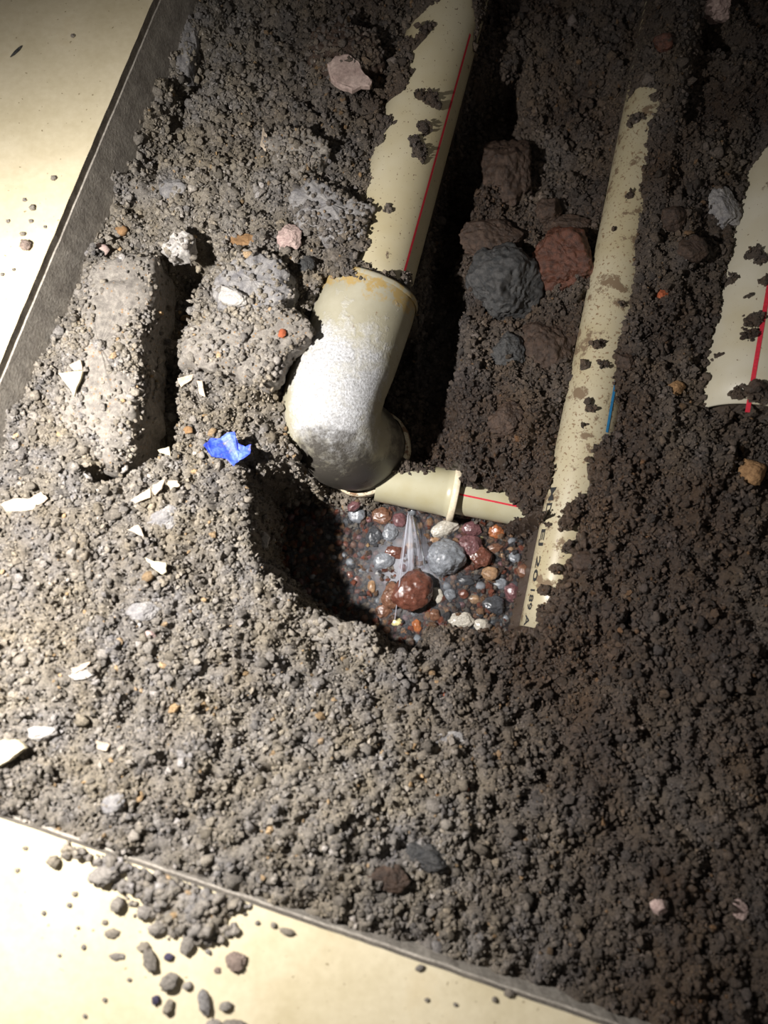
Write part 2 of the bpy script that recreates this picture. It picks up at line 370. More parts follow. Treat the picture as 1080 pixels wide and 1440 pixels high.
# pipes: where they lie bare the soil passes under their skin, elsewhere it covers them
bn = fbm(P2d * 90, 61, 3) * .0035
BARE = np.full(GX.shape, -1.0); COVER = np.zeros(GX.shape, bool)
for cyl, poly, zr, blobs in EXP:
    tz = cyl.top(GX, GY); on = ~np.isnan(tz)
    tzz = np.where(on, tz, -.1); cy_ = GY * CT + (tzz - CAM_H) * ST; cz_ = GY * ST - (tzz - CAM_H) * CT
    e = sdpoly(540 + FPX * GX / cz_, 720 - FPX * cy_ / cz_, poly) / 1500 + bn
    for bu, bv, br in blobs:
        if br <= 0: continue
        c, _, _ = cyl.hit(bu, bv); rr = br / 1500 * 1.0
        e = np.minimum(e, np.hypot(GX - c[0], GY - c[1]) - rr + bn * .6)
    cov = tz + .0012 + np.clip(-e, 0, .02) * .9
    zz = np.where(e > 0, tz - .004 - np.clip(e * 2, 0, .02), np.maximum(cov, np.minimum(Z, cov + .003 + np.maximum(-e - .003, 0) * 1.6)))
    Z = np.where(on, zz, Z); BARE = np.where(on, np.maximum(BARE, e), BARE); COVER |= on & (e <= 0)
# rim of the pit: soil stops at the cut walls and stays under the tiles
sl = side(GX, GY, T0, dl); sb = side(GX, GY, B0, db)              # sl>0 inside pit; sb<0 inside pit
inside = np.minimum(sl, -sb)
foot = (1 - smoothstep(.014, .032, inside + fbm(P2d * 40, 401, 2) * .014)) * (sl < -sb)
Z = np.where(BARE > -1, Z, Z * (1 - foot) + np.maximum(Z, -.052 + fbm(P2d * 55, 411, 3) * .022) * foot)
Z = np.where(inside < .004, np.minimum(Z, -.012), Z)
Z = np.minimum(Z, -.002)
def Hs(x, y):
    fx = np.clip((np.asarray(x) - X0) / ST_, 0, len(xs) - 1.001); fy = np.clip((np.asarray(y) - Y0) / ST_, 0, len(ys) - 1.001)
    i, j = fx.astype(int), fy.astype(int); a, b = fx - i, fy - j
    return (Z[j, i] * (1 - a) + Z[j, i + 1] * a) * (1 - b) + (Z[j + 1, i] * (1 - a) + Z[j + 1, i + 1] * a) * b
def field(A, x, y):
    i = np.clip(((np.asarray(x) - X0) / ST_).round().astype(int), 0, len(xs) - 1); j = np.clip(((np.asarray(y) - Y0) / ST_).round().astype(int), 0, len(ys) - 1)
    return A[j, i]
def onsoil(u, v):
    d = ray(u, v)
    zs = np.arange(0, -.24, -.001); t = (zs - CAM_H) / d[2]; x, y = d[0] * t, d[1] * t
    k = np.argmax(zs <= Hs(x, y)); return np.array([x[k], y[k], zs[k]])

WETC = at(690, 760, -.15)
def wetness(x, y):
    P = np.stack([x, y], -1)
    base = smoothstep(-.10, .16, x + .25 * (y - .1)) * .76
    near = np.exp(-((x - WETC[0]) ** 2 + (y - WETC[1]) ** 2) / .012)
    return np.clip(base + near * .7 + fbm(P * 18, 77, 3) * .22, 0, 1)
def soilcol(x, y, n1, n2):                  # n1, n2: random 0..1 per grain
    P = np.stack([x, y], -1); wv = wetness(x, y)
    t = np.clip(.5 + .5 * fbm(P * 14, 91, 3) + (n1 - .5) * .5, 0, 1)[..., None]
    dry = (1 - t) * np.array(srgb(132, 127, 122)) + t * np.array(srgb(158, 150, 138))
    hue = fbm(P * 60, 133, 2) + (n1 * 7.31 % 1 - .5) * .9
    dry = dry * (1 + .085 * np.clip(hue, -1, 1)[..., None] * np.array([1.0, .45, -1.0]))
    dry = dry * (.62 + .88 * n2)[..., None]
    wetc = (1 - t) * np.array(srgb(64, 54, 48)) + t * np.array(srgb(86, 70, 57))
    wetc = wetc * (1 + .13 * np.clip(hue, -1, 1)[..., None] * np.array([1.0, .3, -.9])) * (.5 + .95 * n2)[..., None]
    a = np.clip(wv * 1.15, 0, 1)[..., None]
    c = dry * (1 - a) + wetc * a
    warm = (n1 > .986)[..., None]; pale = ((n1 < .03))[..., None]
    c = np.where(warm, c * np.array([1.4, 1.1, .75]), c); c = np.where(pale, np.minimum(c * 1.7, .8), c)
    return c, wv
nx_, ny_ = len(xs), len(ys)
V = np.stack([GX, GY, Z], -1).reshape(-1, 3)
I = np.arange(nx_ * ny_).reshape(ny_, nx_)
Fq = np.stack([I[:-1, :-1], I[:-1, 1:], I[1:, 1:], I[1:, :-1]], -1).reshape(-1, 4)
keep = (inside.reshape(-1)[Fq].max(1) > -.006)
cc, wv = soilcol(V[:, 0], V[:, 1], .5 + 0 * V[:, 0], np.full(len(V), .42))
used = np.zeros(len(V), bool); used[Fq[keep].ravel()] = True
remap = np.cumsum(used) - 1
soil = link('ground', mesh_np('ground', V[used], remap[Fq[keep]], SOIL, True, cc[used], wv[used]))
tag(soil, 'grey brown broken soil filling the pit around the pipes', kind='structure')

# ------------------------------------------------------------------ tiled floor and cut walls of the pit
corner = None
A_ = np.array([[dl[0], -db[0]], [dl[1], -db[1]]]); s_ = np.linalg.solve(A_, (B0 - T0)[:2]); corner = T0[:2] + dl * s_[0]
def P3d(p, z): return (float(p[0]), float(p[1]), z)
def prism(name, poly, z0, z1, mat, parent=None, jag=0, step=.004, bev=0):
    pts = []
    n = len(poly)
    for i in range(n):
        a, b = np.array(poly[i][:2], float), np.array(poly[(i + 1) % n][:2], float); L_ = np.linalg.norm(b - a)
        k = max(1, int(min(L_, 1.6) / step)) if jag else 1
        for q in range(k):
            p = a + (b - a) * q / k
            if jag and q: nrm = np.array([b[1] - a[1], a[0] - b[0]]) / L_; p = p + nrm * jag * float(fbm(np.array([p * 70]), 5, 3)[0])
            pts.append(p)
    m = len(pts); V = [P3d(p, z1) for p in pts] + [P3d(p, z0) for p in pts]
    F = [tuple(range(m))] + [tuple(range(2 * m - 1, m - 1, -1))] + [(i, m + i, m + (i + 1) % m, (i + 1) % m) for i in range(m)]
    me = mesh_np(name, V, F, mat, False)
    import bmesh
    b = bmesh.new(); b.from_mesh(me); bmesh.ops.recalc_face_normals(b, faces=b.faces[:]); b.to_mesh(me); b.free()
    return link(name, me, parent)
nl = np.array([-dl[1], dl[0]])                 # outward (left) of left edge
nb = np.array([db[1], -db[0]])                 # outward (down) of the bottom edge
far = corner + dl * 1.75; right = corner + db * 1.75
floor = empty('floor', (corner[0], corner[1], 0)); tag(floor, 'cream speckled floor tiles around the opened pit', kind='structure')
def rel(o):                                    # parent without moving
    o.parent = floor; o.location = (-floor.location.x, -floor.location.y, 0)
g = .0015
DUST = rock_material('dusty_tile_edge', srgb(118, 112, 104), srgb(158, 150, 138), .9, 90, .0005)
t1 = prism('floor_tile', [corner + nl * g * 0 + dl * 0, far, far + nl * .6, corner + nl * .6], -.009, 0, M['tile'], None, .0006); rel(t1)
t2 = prism('floor_tile', [corner + dl * -.0025 + nl * .6, corner - dl * .6 + nl * .6, right - dl * .6, right, corner + nb * .0], -.009, 0, M['tile'], None, .0006); rel(t2)
for t_ in (t1, t2):                            # cut sides of the tiles are raw and dusty
    t_.data.materials.append(DUST)
    for f_ in t_.data.polygons:
        if abs(f_.normal.z) < .5: f_.material_index = 1
wl = prism('wall_left', [corner - nl * .0015, far - nl * .0015, far + nl * .05, corner + nl * .05 - dl * .05], -.24, -.0092, M['mortar'], None, .0004)
me_ = wl.data
for v_ in me_.vertices:                        # the cut bed leans inwards below the tile
    if v_.co.z < -.1 and side(v_.co.x, v_.co.y, T0, dl) > -.01: v_.co.x -= float(nl[0]) * .03; v_.co.y -= float(nl[1]) * .03; tag(wl, 'dark cut mortar bed below the left floor tile', kind='structure')
wb = prism('wall_front', [corner + nl * .05 - dl * .05, right - dl * .05, right - nb * .0015, corner - nb * .0015], -.24, -.0092, M['mortar'], None, .0012); tag(wb, 'dark cut mortar bed below the bottom floor tile', kind='structure')

# ------------------------------------------------------------------ pipes
def frames(path):
    path = [np.array(p, float) for p in path]; n = len(path); T = []
    for i in range(n):
        t = path[min(i + 1, n - 1)] - path[max(i - 1, 0)]; T.append(t / np.linalg.norm(t))
    up = np.array([0, 0, 1.0]); s = np.cross(T[0], up); s /= np.linalg.norm(s); out = []
    for i in range(n):
        s = s - T[i] * (s @ T[i]); s /= np.linalg.norm(s); out.append((path[i], T[i], s.copy(), np.cross(s, T[i])))
    return out
def tube(path, radii, n=64, inner=None, closed_end=False):
    fr = frames(path); V = []; F = []
    for (p, t, s, u), r in zip(fr, radii):
        for k in range(n):
            a = 2 * math.pi * k / n; V.append(p + s * math.cos(a) * r + u * math.sin(a) * r)
    R = len(fr)
    for i in range(R - 1):
        for k in range(n):
            F.append((i * n + k, i * n + (k + 1) % n, (i + 1) * n + (k + 1) % n, (i + 1) * n + k))
    return np.array(V), F
def pipe_mesh(name, cyl, wall, mat, parent, n=72, seg=24):
    a, b = cyl.a, cyl.b
    outer = [a + (b - a) * i / seg for i in range(seg + 1)]
    path = [a + cyl.d * .0001] + outer[:] + [b - cyl.d * .0001]
    path = outer; V, F = tube(path, [cyl.r] * len(path), n)
    Vi, Fi = tube([a, b], [cyl.r - wall] * 2, n); o = len(V)
    F = F + [tuple(o + q for q in f[::-1]) for f in Fi]
    F += [(k, o + k, o + (k + 1) % n, (k + 1) % n) for k in range(n)]
    e = seg * n; F += [(e + (k + 1) % n, o + n + (k + 1) % n, o + n + k, e + k) for k in range(n)]
    V = np.vstack([V, Vi]); return link(name, mesh_np(name, V - cyl.a, F, mat, True), parent)
def line_on(cyl, pts, width, mat, name, parent, seg=40, lift=.0004):
    ph = []
    for u, v in pts:
        p, n, k = cyl.hit(u, v); ph.append((k, n))
    ph.sort(key=lambda q: q[0]); V = []; F = []
    for i in range(seg + 1):
        k = ph[0][0] + (ph[-1][0] - ph[0][0]) * i / seg; t = (k - ph[0][0]) / (ph[-1][0] - ph[0][0])
        n = ph[0][1] * (1 - t) + ph[-1][1] * t; n /= np.linalg.norm(n); s = np.cross(cyl.d, n)
        c = cyl.a + cyl.d * k
        for q in (-1, -.33, .33, 1):
            ang = q * width / 2 / cyl.r; V.append(c + (n * math.cos(ang) + s * math.sin(ang)) * (cyl.r + lift) - cyl.a)
    for i in range(seg):
        for q in range(3): F.append((i * 4 + q, i * 4 + q + 1, i * 4 + 5 + q, i * 4 + 4 + q))
    return link(name, mesh_np(name, V, F, mat, True), parent)

def pipe_thing(name, cyl, label):
    r = empty(name, cyl.a); tag(r, label, 'pipe'); return r
p1 = pipe_thing('drain_pipe', P1, 'wide cream plastic drain pipe with red line, running from the elbow to the top edge')
pipe_mesh('pipe_body', P1, .003, M['pipe'], p1)
line_on(P1, [(567, 387), (661, 48)], .0026, M['red_line'], 'red_line', p1)
p2 = pipe_thing('water_pipe', P2, 'long slim muddy cream pipe with blue line and black print, right of the wet hole')
pipe_mesh('pipe_body', P2, .003, M['pipe_dirty'], p2)
line_on(P2, [(853, 608), (872, 500)], .0028, M['blue_line'], 'blue_line', p2)
p3 = pipe_thing('waste_pipe', P3, 'widest cream pipe with red line, half buried at the right edge')
pipe_mesh('pipe_body', P3, .0035, M['pipe_clean'], p3)
line_on(P3, [(1051, 580), (1085, 380)], .0038, M['red_line'], 'red_line', p3)
p4 = pipe_thing('branch_pipe', P4, 'short thin cream pipe with red line crossing the wet hole under the elbow')
pipe_mesh('pipe_body', Cyl(P4.a + P4.d * .03, P4.b, P4.r), .0025, M['pipe_small'], p4).location = P4.d * .03
line_on(P4, [(641, 694), (760, 719)], .0018, M['red_line'], 'red_line', p4)
# coupling: widening sleeve with a flared flange
pc = [P4.a + P4.d * k for k in (0, .02, .045, .07, .0765, .078, .082, .0835, .0836, .079, .06)]
rc_ = [.0232, .0234, .0240, .0248, .0254, .0282, .0285, .0278, .0222, .0215, .0213]
V_, F_ = tube(pc, rc_, 64)
cp = empty('pipe_coupling', P4.a); tag(cp, 'cream flanged coupling sleeve on the thin branch pipe, spraying water below', 'coupling')
link('sleeve', mesh_np('sleeve', V_ - P4.a, F_, M['pipe_small'], True), cp)
V_, F_ = tube([P4.a + P4.d * k for k in (.0765, .0775, .0782, .0825, .0832, .084)], [.0252, .0286, .0292, .0292, .0286, .0222], 64)
link('flange', mesh_np('flange', V_ - P4.a, F_, M['rim'], True), cp)

# print on the slim pipe
def text_on(cyl, s, u0, v0, u1, v1, size, name, parent, spread=1.0, flip=False):
    cu = bpy.data.curves.new('t', 'FONT'); cu.body = s; cu.size = 1; cu.resolution_u = 2; cu.offset = .012
    ob = bpy.data.objects.new('t', cu); COL.objects.link(ob); dg = bpy.context.evaluated_depsgraph_get()
    me = bpy.data.meshes.new_from_object(ob.evaluated_get(dg)); bpy.data.objects.remove(ob)
    co = np.zeros(len(me.vertices) * 3, np.float32); me.vertices.foreach_get('co', co); co = co.reshape(-1, 3)
    w_ = co[:, 0].max(); pa, na, ka = cyl.hit(u0, v0); pb, nb_, kb = cyl.hit(u1, v1); out = []
    for x, y, _ in co:
        t = x / w_; k = ka + (kb - ka) * t; n = na * (1 - t) + nb_ * t; n /= np.linalg.norm(n); sd = np.cross(cyl.d, n) * (1 if kb > ka else -1)
        ang = -y * size / cyl.r
        q = n * math.cos(ang) + np.cross(n, cyl.d) * (-1 if kb > ka else 1) * math.sin(ang)
        out.append(cyl.a + cyl.d * k + q * (cyl.r + .0005) - cyl.a)
    me.vertices.foreach_set('co', np.array(out, np.float32).ravel()); me.materials.clear(); me.materials.append(M['ink']); me.update()
    return link(name, me, parent)
text_on(P2, 'MD', 776, 684, 766, 726, .0105, 'printed_letters', p2)
text_on(P2, 'EJ 20', 763, 742, 749, 818, .0085, 'printed_letters', p2)
text_on(P2, '189 A', 748, 824, 737, 880, .0085, 'printed_letters', p2)

# elbow
EA = P1.a; ax = -P1.d
e0 = at(521, 413, -.093); c1 = at(462, 590, -.100); e2 = at(517, 638, -.185)
pts = [e0 + (c1 - e0) * t for t in (0, .12, .25, .4, .55)]
bz0 = pts[-1]; bzc = c1 + (c1 - e0) / np.linalg.norm(c1 - e0) * .024 + np.array([-.010, 0, .010]); bz1 = c1 * .25 + e2 * .75
for i in range(1, 15):
    t = i / 14; pts.append((1 - t) ** 2 * bz0 + 2 * t * (1 - t) * bzc + t * t * bz1)
pts += [bz1 + (e2 - bz1) * t for t in (.35, .7, 1)]
NR = len(pts)
rad = []
for i in range(NR):
    r = .0470
    if i <= 2: r = .0478
    if i == 0: r = .0470
    if 6 < i < NR - 5: r = .0475
    if i >= NR - 3: r = .0455
    rad.append(r)
EL = empty('pipe_elbow', e0); tag(EL, 'fat cream elbow fitting with chalky white crust, hanging over the wet hole', 'pipe elbow')
N_ = 96; Ve, Fe = tube(pts, rad, N_)
Vn = fbm(Ve * 60, 3, 3)
fr = frames(pts); ring_i = np.repeat(np.arange(NR), N_)
cen = np.array([f[0] for f in fr])[ring_i]; nrm = (Ve - cen) / np.linalg.norm(Ve - cen, axis=1)[:, None]
Ve = Ve + nrm * (Vn * .0006)[:, None]
me = mesh_np('elbow_body', Ve - e0, Fe, M['elbow'], True)
tpos = ring_i / (NR - 1)
upf = nrm @ (np.array([.12, .0, .99]))
chalk = smoothstep(.2, .85, upf) * smoothstep(.04, .26, tpos) * (1 - smoothstep(.55, .85, tpos)) * .95
glue = 1.05 - smoothstep(.0, .17, tpos)
grime_shade = smoothstep(.62, .9, tpos) * .7 + smoothstep(-.25, -.75, nrm[:, 1]) * smoothstep(.3, .5, tpos) * .75  # grime plus painted shade on the elbow's lower arm and front side
for nm, arr in (('Chalk', chalk), ('Glue', glue), ('Grime', grime_shade)):
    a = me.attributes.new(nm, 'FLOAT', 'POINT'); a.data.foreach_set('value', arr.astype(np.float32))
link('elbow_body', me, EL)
tdir = (pts[1] - pts[0]) / np.linalg.norm(pts[1] - pts[0])
Vr, Fr = tube([pts[0] + tdir * k for k in (.004, .0005, -.0015, -.0015, .002)], [.0480, .0486, .0477, .0380, .0375], N_)
Vr = Vr + fbm(Vr * 80, 9, 2)[:, None] * .0004
me = mesh_np('socket_rim', Vr - e0, Fr, M['elbow'], True)
for nm, val in (('Chalk', 0), ('Glue', .85), ('Grime', 0)):
    a = me.attributes.new(nm, 'FLOAT', 'POINT'); a.data.foreach_set('value', np.full(len(Vr), val, np.float32))
link('socket_rim', me, EL)
ld = (pts[-1] - pts[-3]) / np.linalg.norm(pts[-1] - pts[-3]); le = pts[-1]
Vr, Fr = tube([le - ld * .010, le - ld * .009, le - ld * .001, le, le - ld * .001, le - ld * .012], [.0462, .0486, .0492, .0484, .0420, .0415], N_)
Vr = Vr + fbm(Vr * 90, 19, 3)[:, None] * .0012
o = link('lower_rim', mesh_np('lower_rim', Vr - e0, Fr, plastic('rim_dirty', srgb(226, 216, 190), srgb(140, 110, 84), .52, .6, .6, 90), True), EL); o['label'] = 'pale crusted lower rim of the elbow'

# ------------------------------------------------------------------ rocks
def rock_verts(sub, size, seed, ang=.6, planes=11, rough=.06, outline=None):
    V, F = ICO[sub]; r_ = np.random.default_rng(seed)
    r = np.full(len(V), 1.0)
    for _ in range(planes):
        n = r_.normal(size=3); n /= np.linalg.norm(n); d = r_.uniform(.62, .92); c = V @ n
        with np.errstate(divide='ignore'): r = np.where(c > .05, np.minimum(r, d / np.maximum(c, .05)), r)
    r = (1 - ang) * .88 + ang * r
    r = r * (1 + rough * 1.3 * fbm(V * 2.3 + seed % 97, seed % 1000, 3) + rough * .8 * fbm(V * 7 + seed % 31, seed % 777, 3))
    return V * r[:, None] * np.array(size), F
def rotz(V, a): c, s = math.cos(a), math.sin(a); return np.stack([V[:, 0] * c - V[:, 1] * s, V[:, 0] * s + V[:, 1] * c, V[:, 2]], 1)
def tiltxy(V, ax_, ay_):
    c, s = math.cos(ax_), math.sin(ax_); V = np.stack([V[:, 0], V[:, 1] * c - V[:, 2] * s, V[:, 1] * s + V[:, 2] * c], 1)
    c, s = math.cos(ay_), math.sin(ay_); return np.stack([V[:, 0] * c + V[:, 2] * s, V[:, 1], -V[:, 0] * s + V[:, 2] * c], 1)
seedc = [100]
def stone(name, u, v, wpx, hpx, rot, mat, label, cat='stone', group=None, depth=.6, ang=.7, rough=.06, sub=3, sink=.25, zfix=None, tilt=0):
    seedc[0] += 13
    p = onsoil(u, v) if zfix is None else at(u, v, zfix)
    sc_ = (CAM_H - p[2]) / CT / FPX * 1.0 / (1 if True else 1)
    d = ray(u, v); t = (p[2] - CAM_H) / d[2]; ppm = t / FPX
    sx, sy = wpx * ppm / 2 * 1.08, hpx * ppm / 2 * 1.08; sz = min(sx, sy) * depth * 1.3
    if 'rock' in name and zfix is None: sx *= 1.12; sy *= 1.12
    V, F = rock_verts(sub, (sx, sy, sz), seedc[0], ang, 12, rough)
    V = rotz(V, math.radians(rot)); V = tiltxy(V, tilt * .6, tilt)
    p = p + np.array([0, 0, sz * (1 - 2 * sink)])
    o = link(name, mesh_np(name, V, F, M[mat] if isinstance(mat, str) else mat, True), None, p)
    return tag(o, label, cat, group)

def slab_verts(outline, ztop, zbot, seed, nr=190, ns=44, rough=.0034, top_rough=.002):
    """star-shaped outline (world xy) turned into a closed block with broken sides"""
    P = np.array([p[:2] for p in outline]); c = P.mean(0); rel_ = P - c; th = np.arctan2(rel_[:, 1], rel_[:, 0]); rr = np.hypot(*rel_.T)
    TH = np.linspace(-math.pi, math.pi, nr, endpoint=False)
    R = np.zeros(nr)
    for i, a in enumerate(TH):                          # ray/polygon intersection
        d = np.array([math.cos(a), math.sin(a)]); best = 0
        for k in range(len(P)):
            A, B = rel_[k], rel_[(k + 1) % len(P)]; e = B - A; den_ = d[0] * e[1] - d[1] * e[0]
            if abs(den_) < 1e-12: continue
            t = (A[0] * e[1] - A[1] * e[0]) / den_; q = (A[0] * d[1] - A[1] * d[0]) / den_
            if t > 0 and -1e-6 <= q <= 1 + 1e-6: best = max(best, t)
        R[i] = best
    h = (ztop - zbot) / 2; mid = (ztop + zbot) / 2; V = []
    for j in range(ns + 1):
        ph = math.pi * j / ns; cz = math.cos(ph); sr = math.sin(ph)
        e_ = .42; rr_ = abs(sr) ** e_; zz = math.copysign(abs(cz) ** .38, cz)
        for i in range(nr): V.append((c[0] + math.cos(TH[i]) * R[i] * rr_, c[1] + math.sin(TH[i]) * R[i] * rr_, mid + zz * h))
    V = np.array(V); n = V - np.array([c[0], c[1], mid]); n[:, 2] *= 1.5; n /= np.linalg.norm(n, axis=1)[:, None] + 1e-9
    D = fbm(V * 60, seed, 3) * rough * 2.2 + fbm(V * 230, seed + 3, 3) * rough * .9
    V = V + n * D[:, None]
    F = []
    for j in range(ns):
        for i in range(nr): F.append((j * nr + i, (j + 1) * nr + i, (j + 1) * nr + (i + 1) % nr, j * nr + (i + 1) % nr))
    return V, np.array(F)
OCT = (np.array([(1, 0, 0), (-1, 0, 0), (0, 1, 0), (0, -1, 0), (0, 0, 1), (0, 0, -1)], float), np.array([(0, 2, 4), (2, 1, 4), (1, 3, 4), (3, 0, 4), (2, 0, 5), (1, 2, 5), (3, 1, 5), (0, 3, 5)]))
def grain_cloud(name, P, S, sub, mat, col, wet, flat=.75, seed=1):
    """one joined mesh of many crumbs: P centres, S radii"""
    r_ = np.random.default_rng(seed); B, F = ICO[sub] if sub >= 0 else OCT; n = len(P); nv = len(B)
    Q = r_.normal(size=(n, 4)); Q /= np.linalg.norm(Q, axis=1)[:, None]; a, b, c, d = Q.T
    R = np.stack([np.stack([1 - 2 * (c * c + d * d), 2 * (b * c - a * d), 2 * (b * d + a * c)], -1),
                  np.stack([2 * (b * c + a * d), 1 - 2 * (b * b + d * d), 2 * (c * d - a * b)], -1),
                  np.stack([2 * (b * d - a * c), 2 * (c * d + a * b), 1 - 2 * (b * b + c * c)], -1)], 1)
    shp = np.stack([r_.uniform(.85, 1.25, n), r_.uniform(.75, 1.1, n), r_.uniform(flat * .8, 1.0, n)], 1)
    jit = r_.uniform(.6, 1.35, (n, nv, 1)) if sub <= 0 else (1 + .0 * r_.uniform(size=(n, nv, 1)))
    if sub > 0:
        off = r_.uniform(0, 50, (n, 1, 3)); jit = 1 + .5 * vnoise(B[None] * 1.6 + off, 3)[..., None] + r_.uniform(-.2, .2, (n, nv, 1))
    L_ = B[None] * jit * shp[:, None] * S[:, None, None]
    W = np.einsum('nij,nvj->nvi', R, L_) + P[:, None]
    FF = (F[None] + (np.arange(n) * nv)[:, None, None]).reshape(-1, 3)
    return mesh_np(name, W.reshape(-1, 3), FF, mat, sub > 0, np.repeat(col, nv, 0), np.repeat(wet, nv))

def crusted_slab(name, poly, zt, zb, mat, label, seed, ngrain=700, cat='stone', zref=None, grain_r=.0015, only=None):
    W = [at(u, v, zt) for u, v in poly]; V, F = slab_verts(W, zt, zb, seed); c = V.mean(0); c[2] = zb
    o = link(name, mesh_np(name, V - c, F, M[mat] if isinstance(mat, str) else mat, True), None, c); tag(o, label, cat)
    if ngrain:
        r_ = np.random.default_rng(seed); up = np.where(V[:, 2] > (zt + zb) / 2 - .002)[0]
        dens = fbm(V[up] * 45, seed + 9, 2); up = up[dens + r_.uniform(-.5, .5, len(up)) > -.05]
        idx = r_.choice(up, min(ngrain, len(up)), replace=False); S = grain_r * np.exp(r_.normal(0, .4, len(idx)))
        Pn = V[idx] + r_.normal(0, .0012, (len(idx), 3)) - c
        col, wt = soilcol(V[idx, 0], V[idx, 1], r_.uniform(0, 1, len(idx)), r_.uniform(.3, 1.1, len(idx)))
        g_ = link('grain_crust', grain_cloud('grain_crust', Pn, S, 1, SOIL, col, wt, seed=seed), o); g_['kind'] = 'stuff'
    return o

crusted_slab('concrete_block', [(104, 388), (128, 358), (165, 345), (214, 338), (214, 400), (203, 440), (196, 490), (196, 560), (176, 622), (148, 655), (110, 640), (70, 610), (60, 560), (78, 520), (82, 470), (108, 440)], -.030, -.125, 'concrete', 'big upright crusted concrete block beside the dark crevice, left side of the pit', 5, 2600)
crusted_slab('concrete_slab', [(262, 452), (300, 434), (350, 428), (400, 430), (441, 447), (434, 468), (402, 502), (372, 536), (330, 520), (290, 516), (246, 500), (250, 470)], -.040, -.075, 'concrete', 'flat crusted concrete slab casting a shadow onto the elbow', 6, 900)
crusted_slab('grey_rock', [(298, 402), (316, 372), (345, 350), (385, 352), (411, 378), (412, 410), (388, 430), (345, 436), (305, 426)], -.036, -.075, 'grey_stone', 'rounded dark grey rock with a pale face, above the flat slab', 8, 260)
crusted_slab('mortar_lump', [(372, 195), (395, 178), (440, 182), (462, 200), (450, 226), (415, 233), (380, 222)], -.042, -.07, 'concrete', 'pale mortar lump left of the drain pipe, below the pink shard', 9, 320)
crusted_slab('mortar_lump', [(405, 262), (440, 240), (480, 262), (520, 290), (516, 325), (470, 335), (420, 312)], -.043, -.075, 'grey_stone', 'grey mortar lump leaning on the drain pipe above its elbow', 12, 500)
crusted_slab('mortar_lump', [(440, 40), (475, 22), (530, 40), (540, 78), (510, 100), (455, 95), (430, 70)], -.050, -.09, 'brown_stone', 'dark lumpy clod at the top, above the pink shard', 14, 700)
crusted_slab('concrete_crust', [(425, 868), (470, 868), (520, 885), (534, 915), (526, 938), (500, 925), (470, 905), (440, 900)], -.060, -.095, 'concrete', 'broken concrete crust on the lower left lip of the wet hole', 15, 420)
crusted_slab('grey_rock', [(246, 45), (262, 24), (277, 32), (276, 60), (262, 90), (245, 98), (242, 75)], -.055, -.11, 'grey_stone', 'narrow upright grey rock wedged by the left cut wall near the top', 16, 60)
crusted_slab('mortar_lump', [(150, 265), (175, 245), (182, 270), (175, 310), (155, 308)], -.06, -.10, 'concrete', 'small crusted lump hanging at the left cut wall above the big block', 17, 260)
crusted_slab('mortar_lump', [(225, 345), (245, 325), (268, 328), (262, 352), (240, 358)], -.040, -.062, 'light_stone', 'pale grey lump on the rim above the dark crevice', 18, 40)

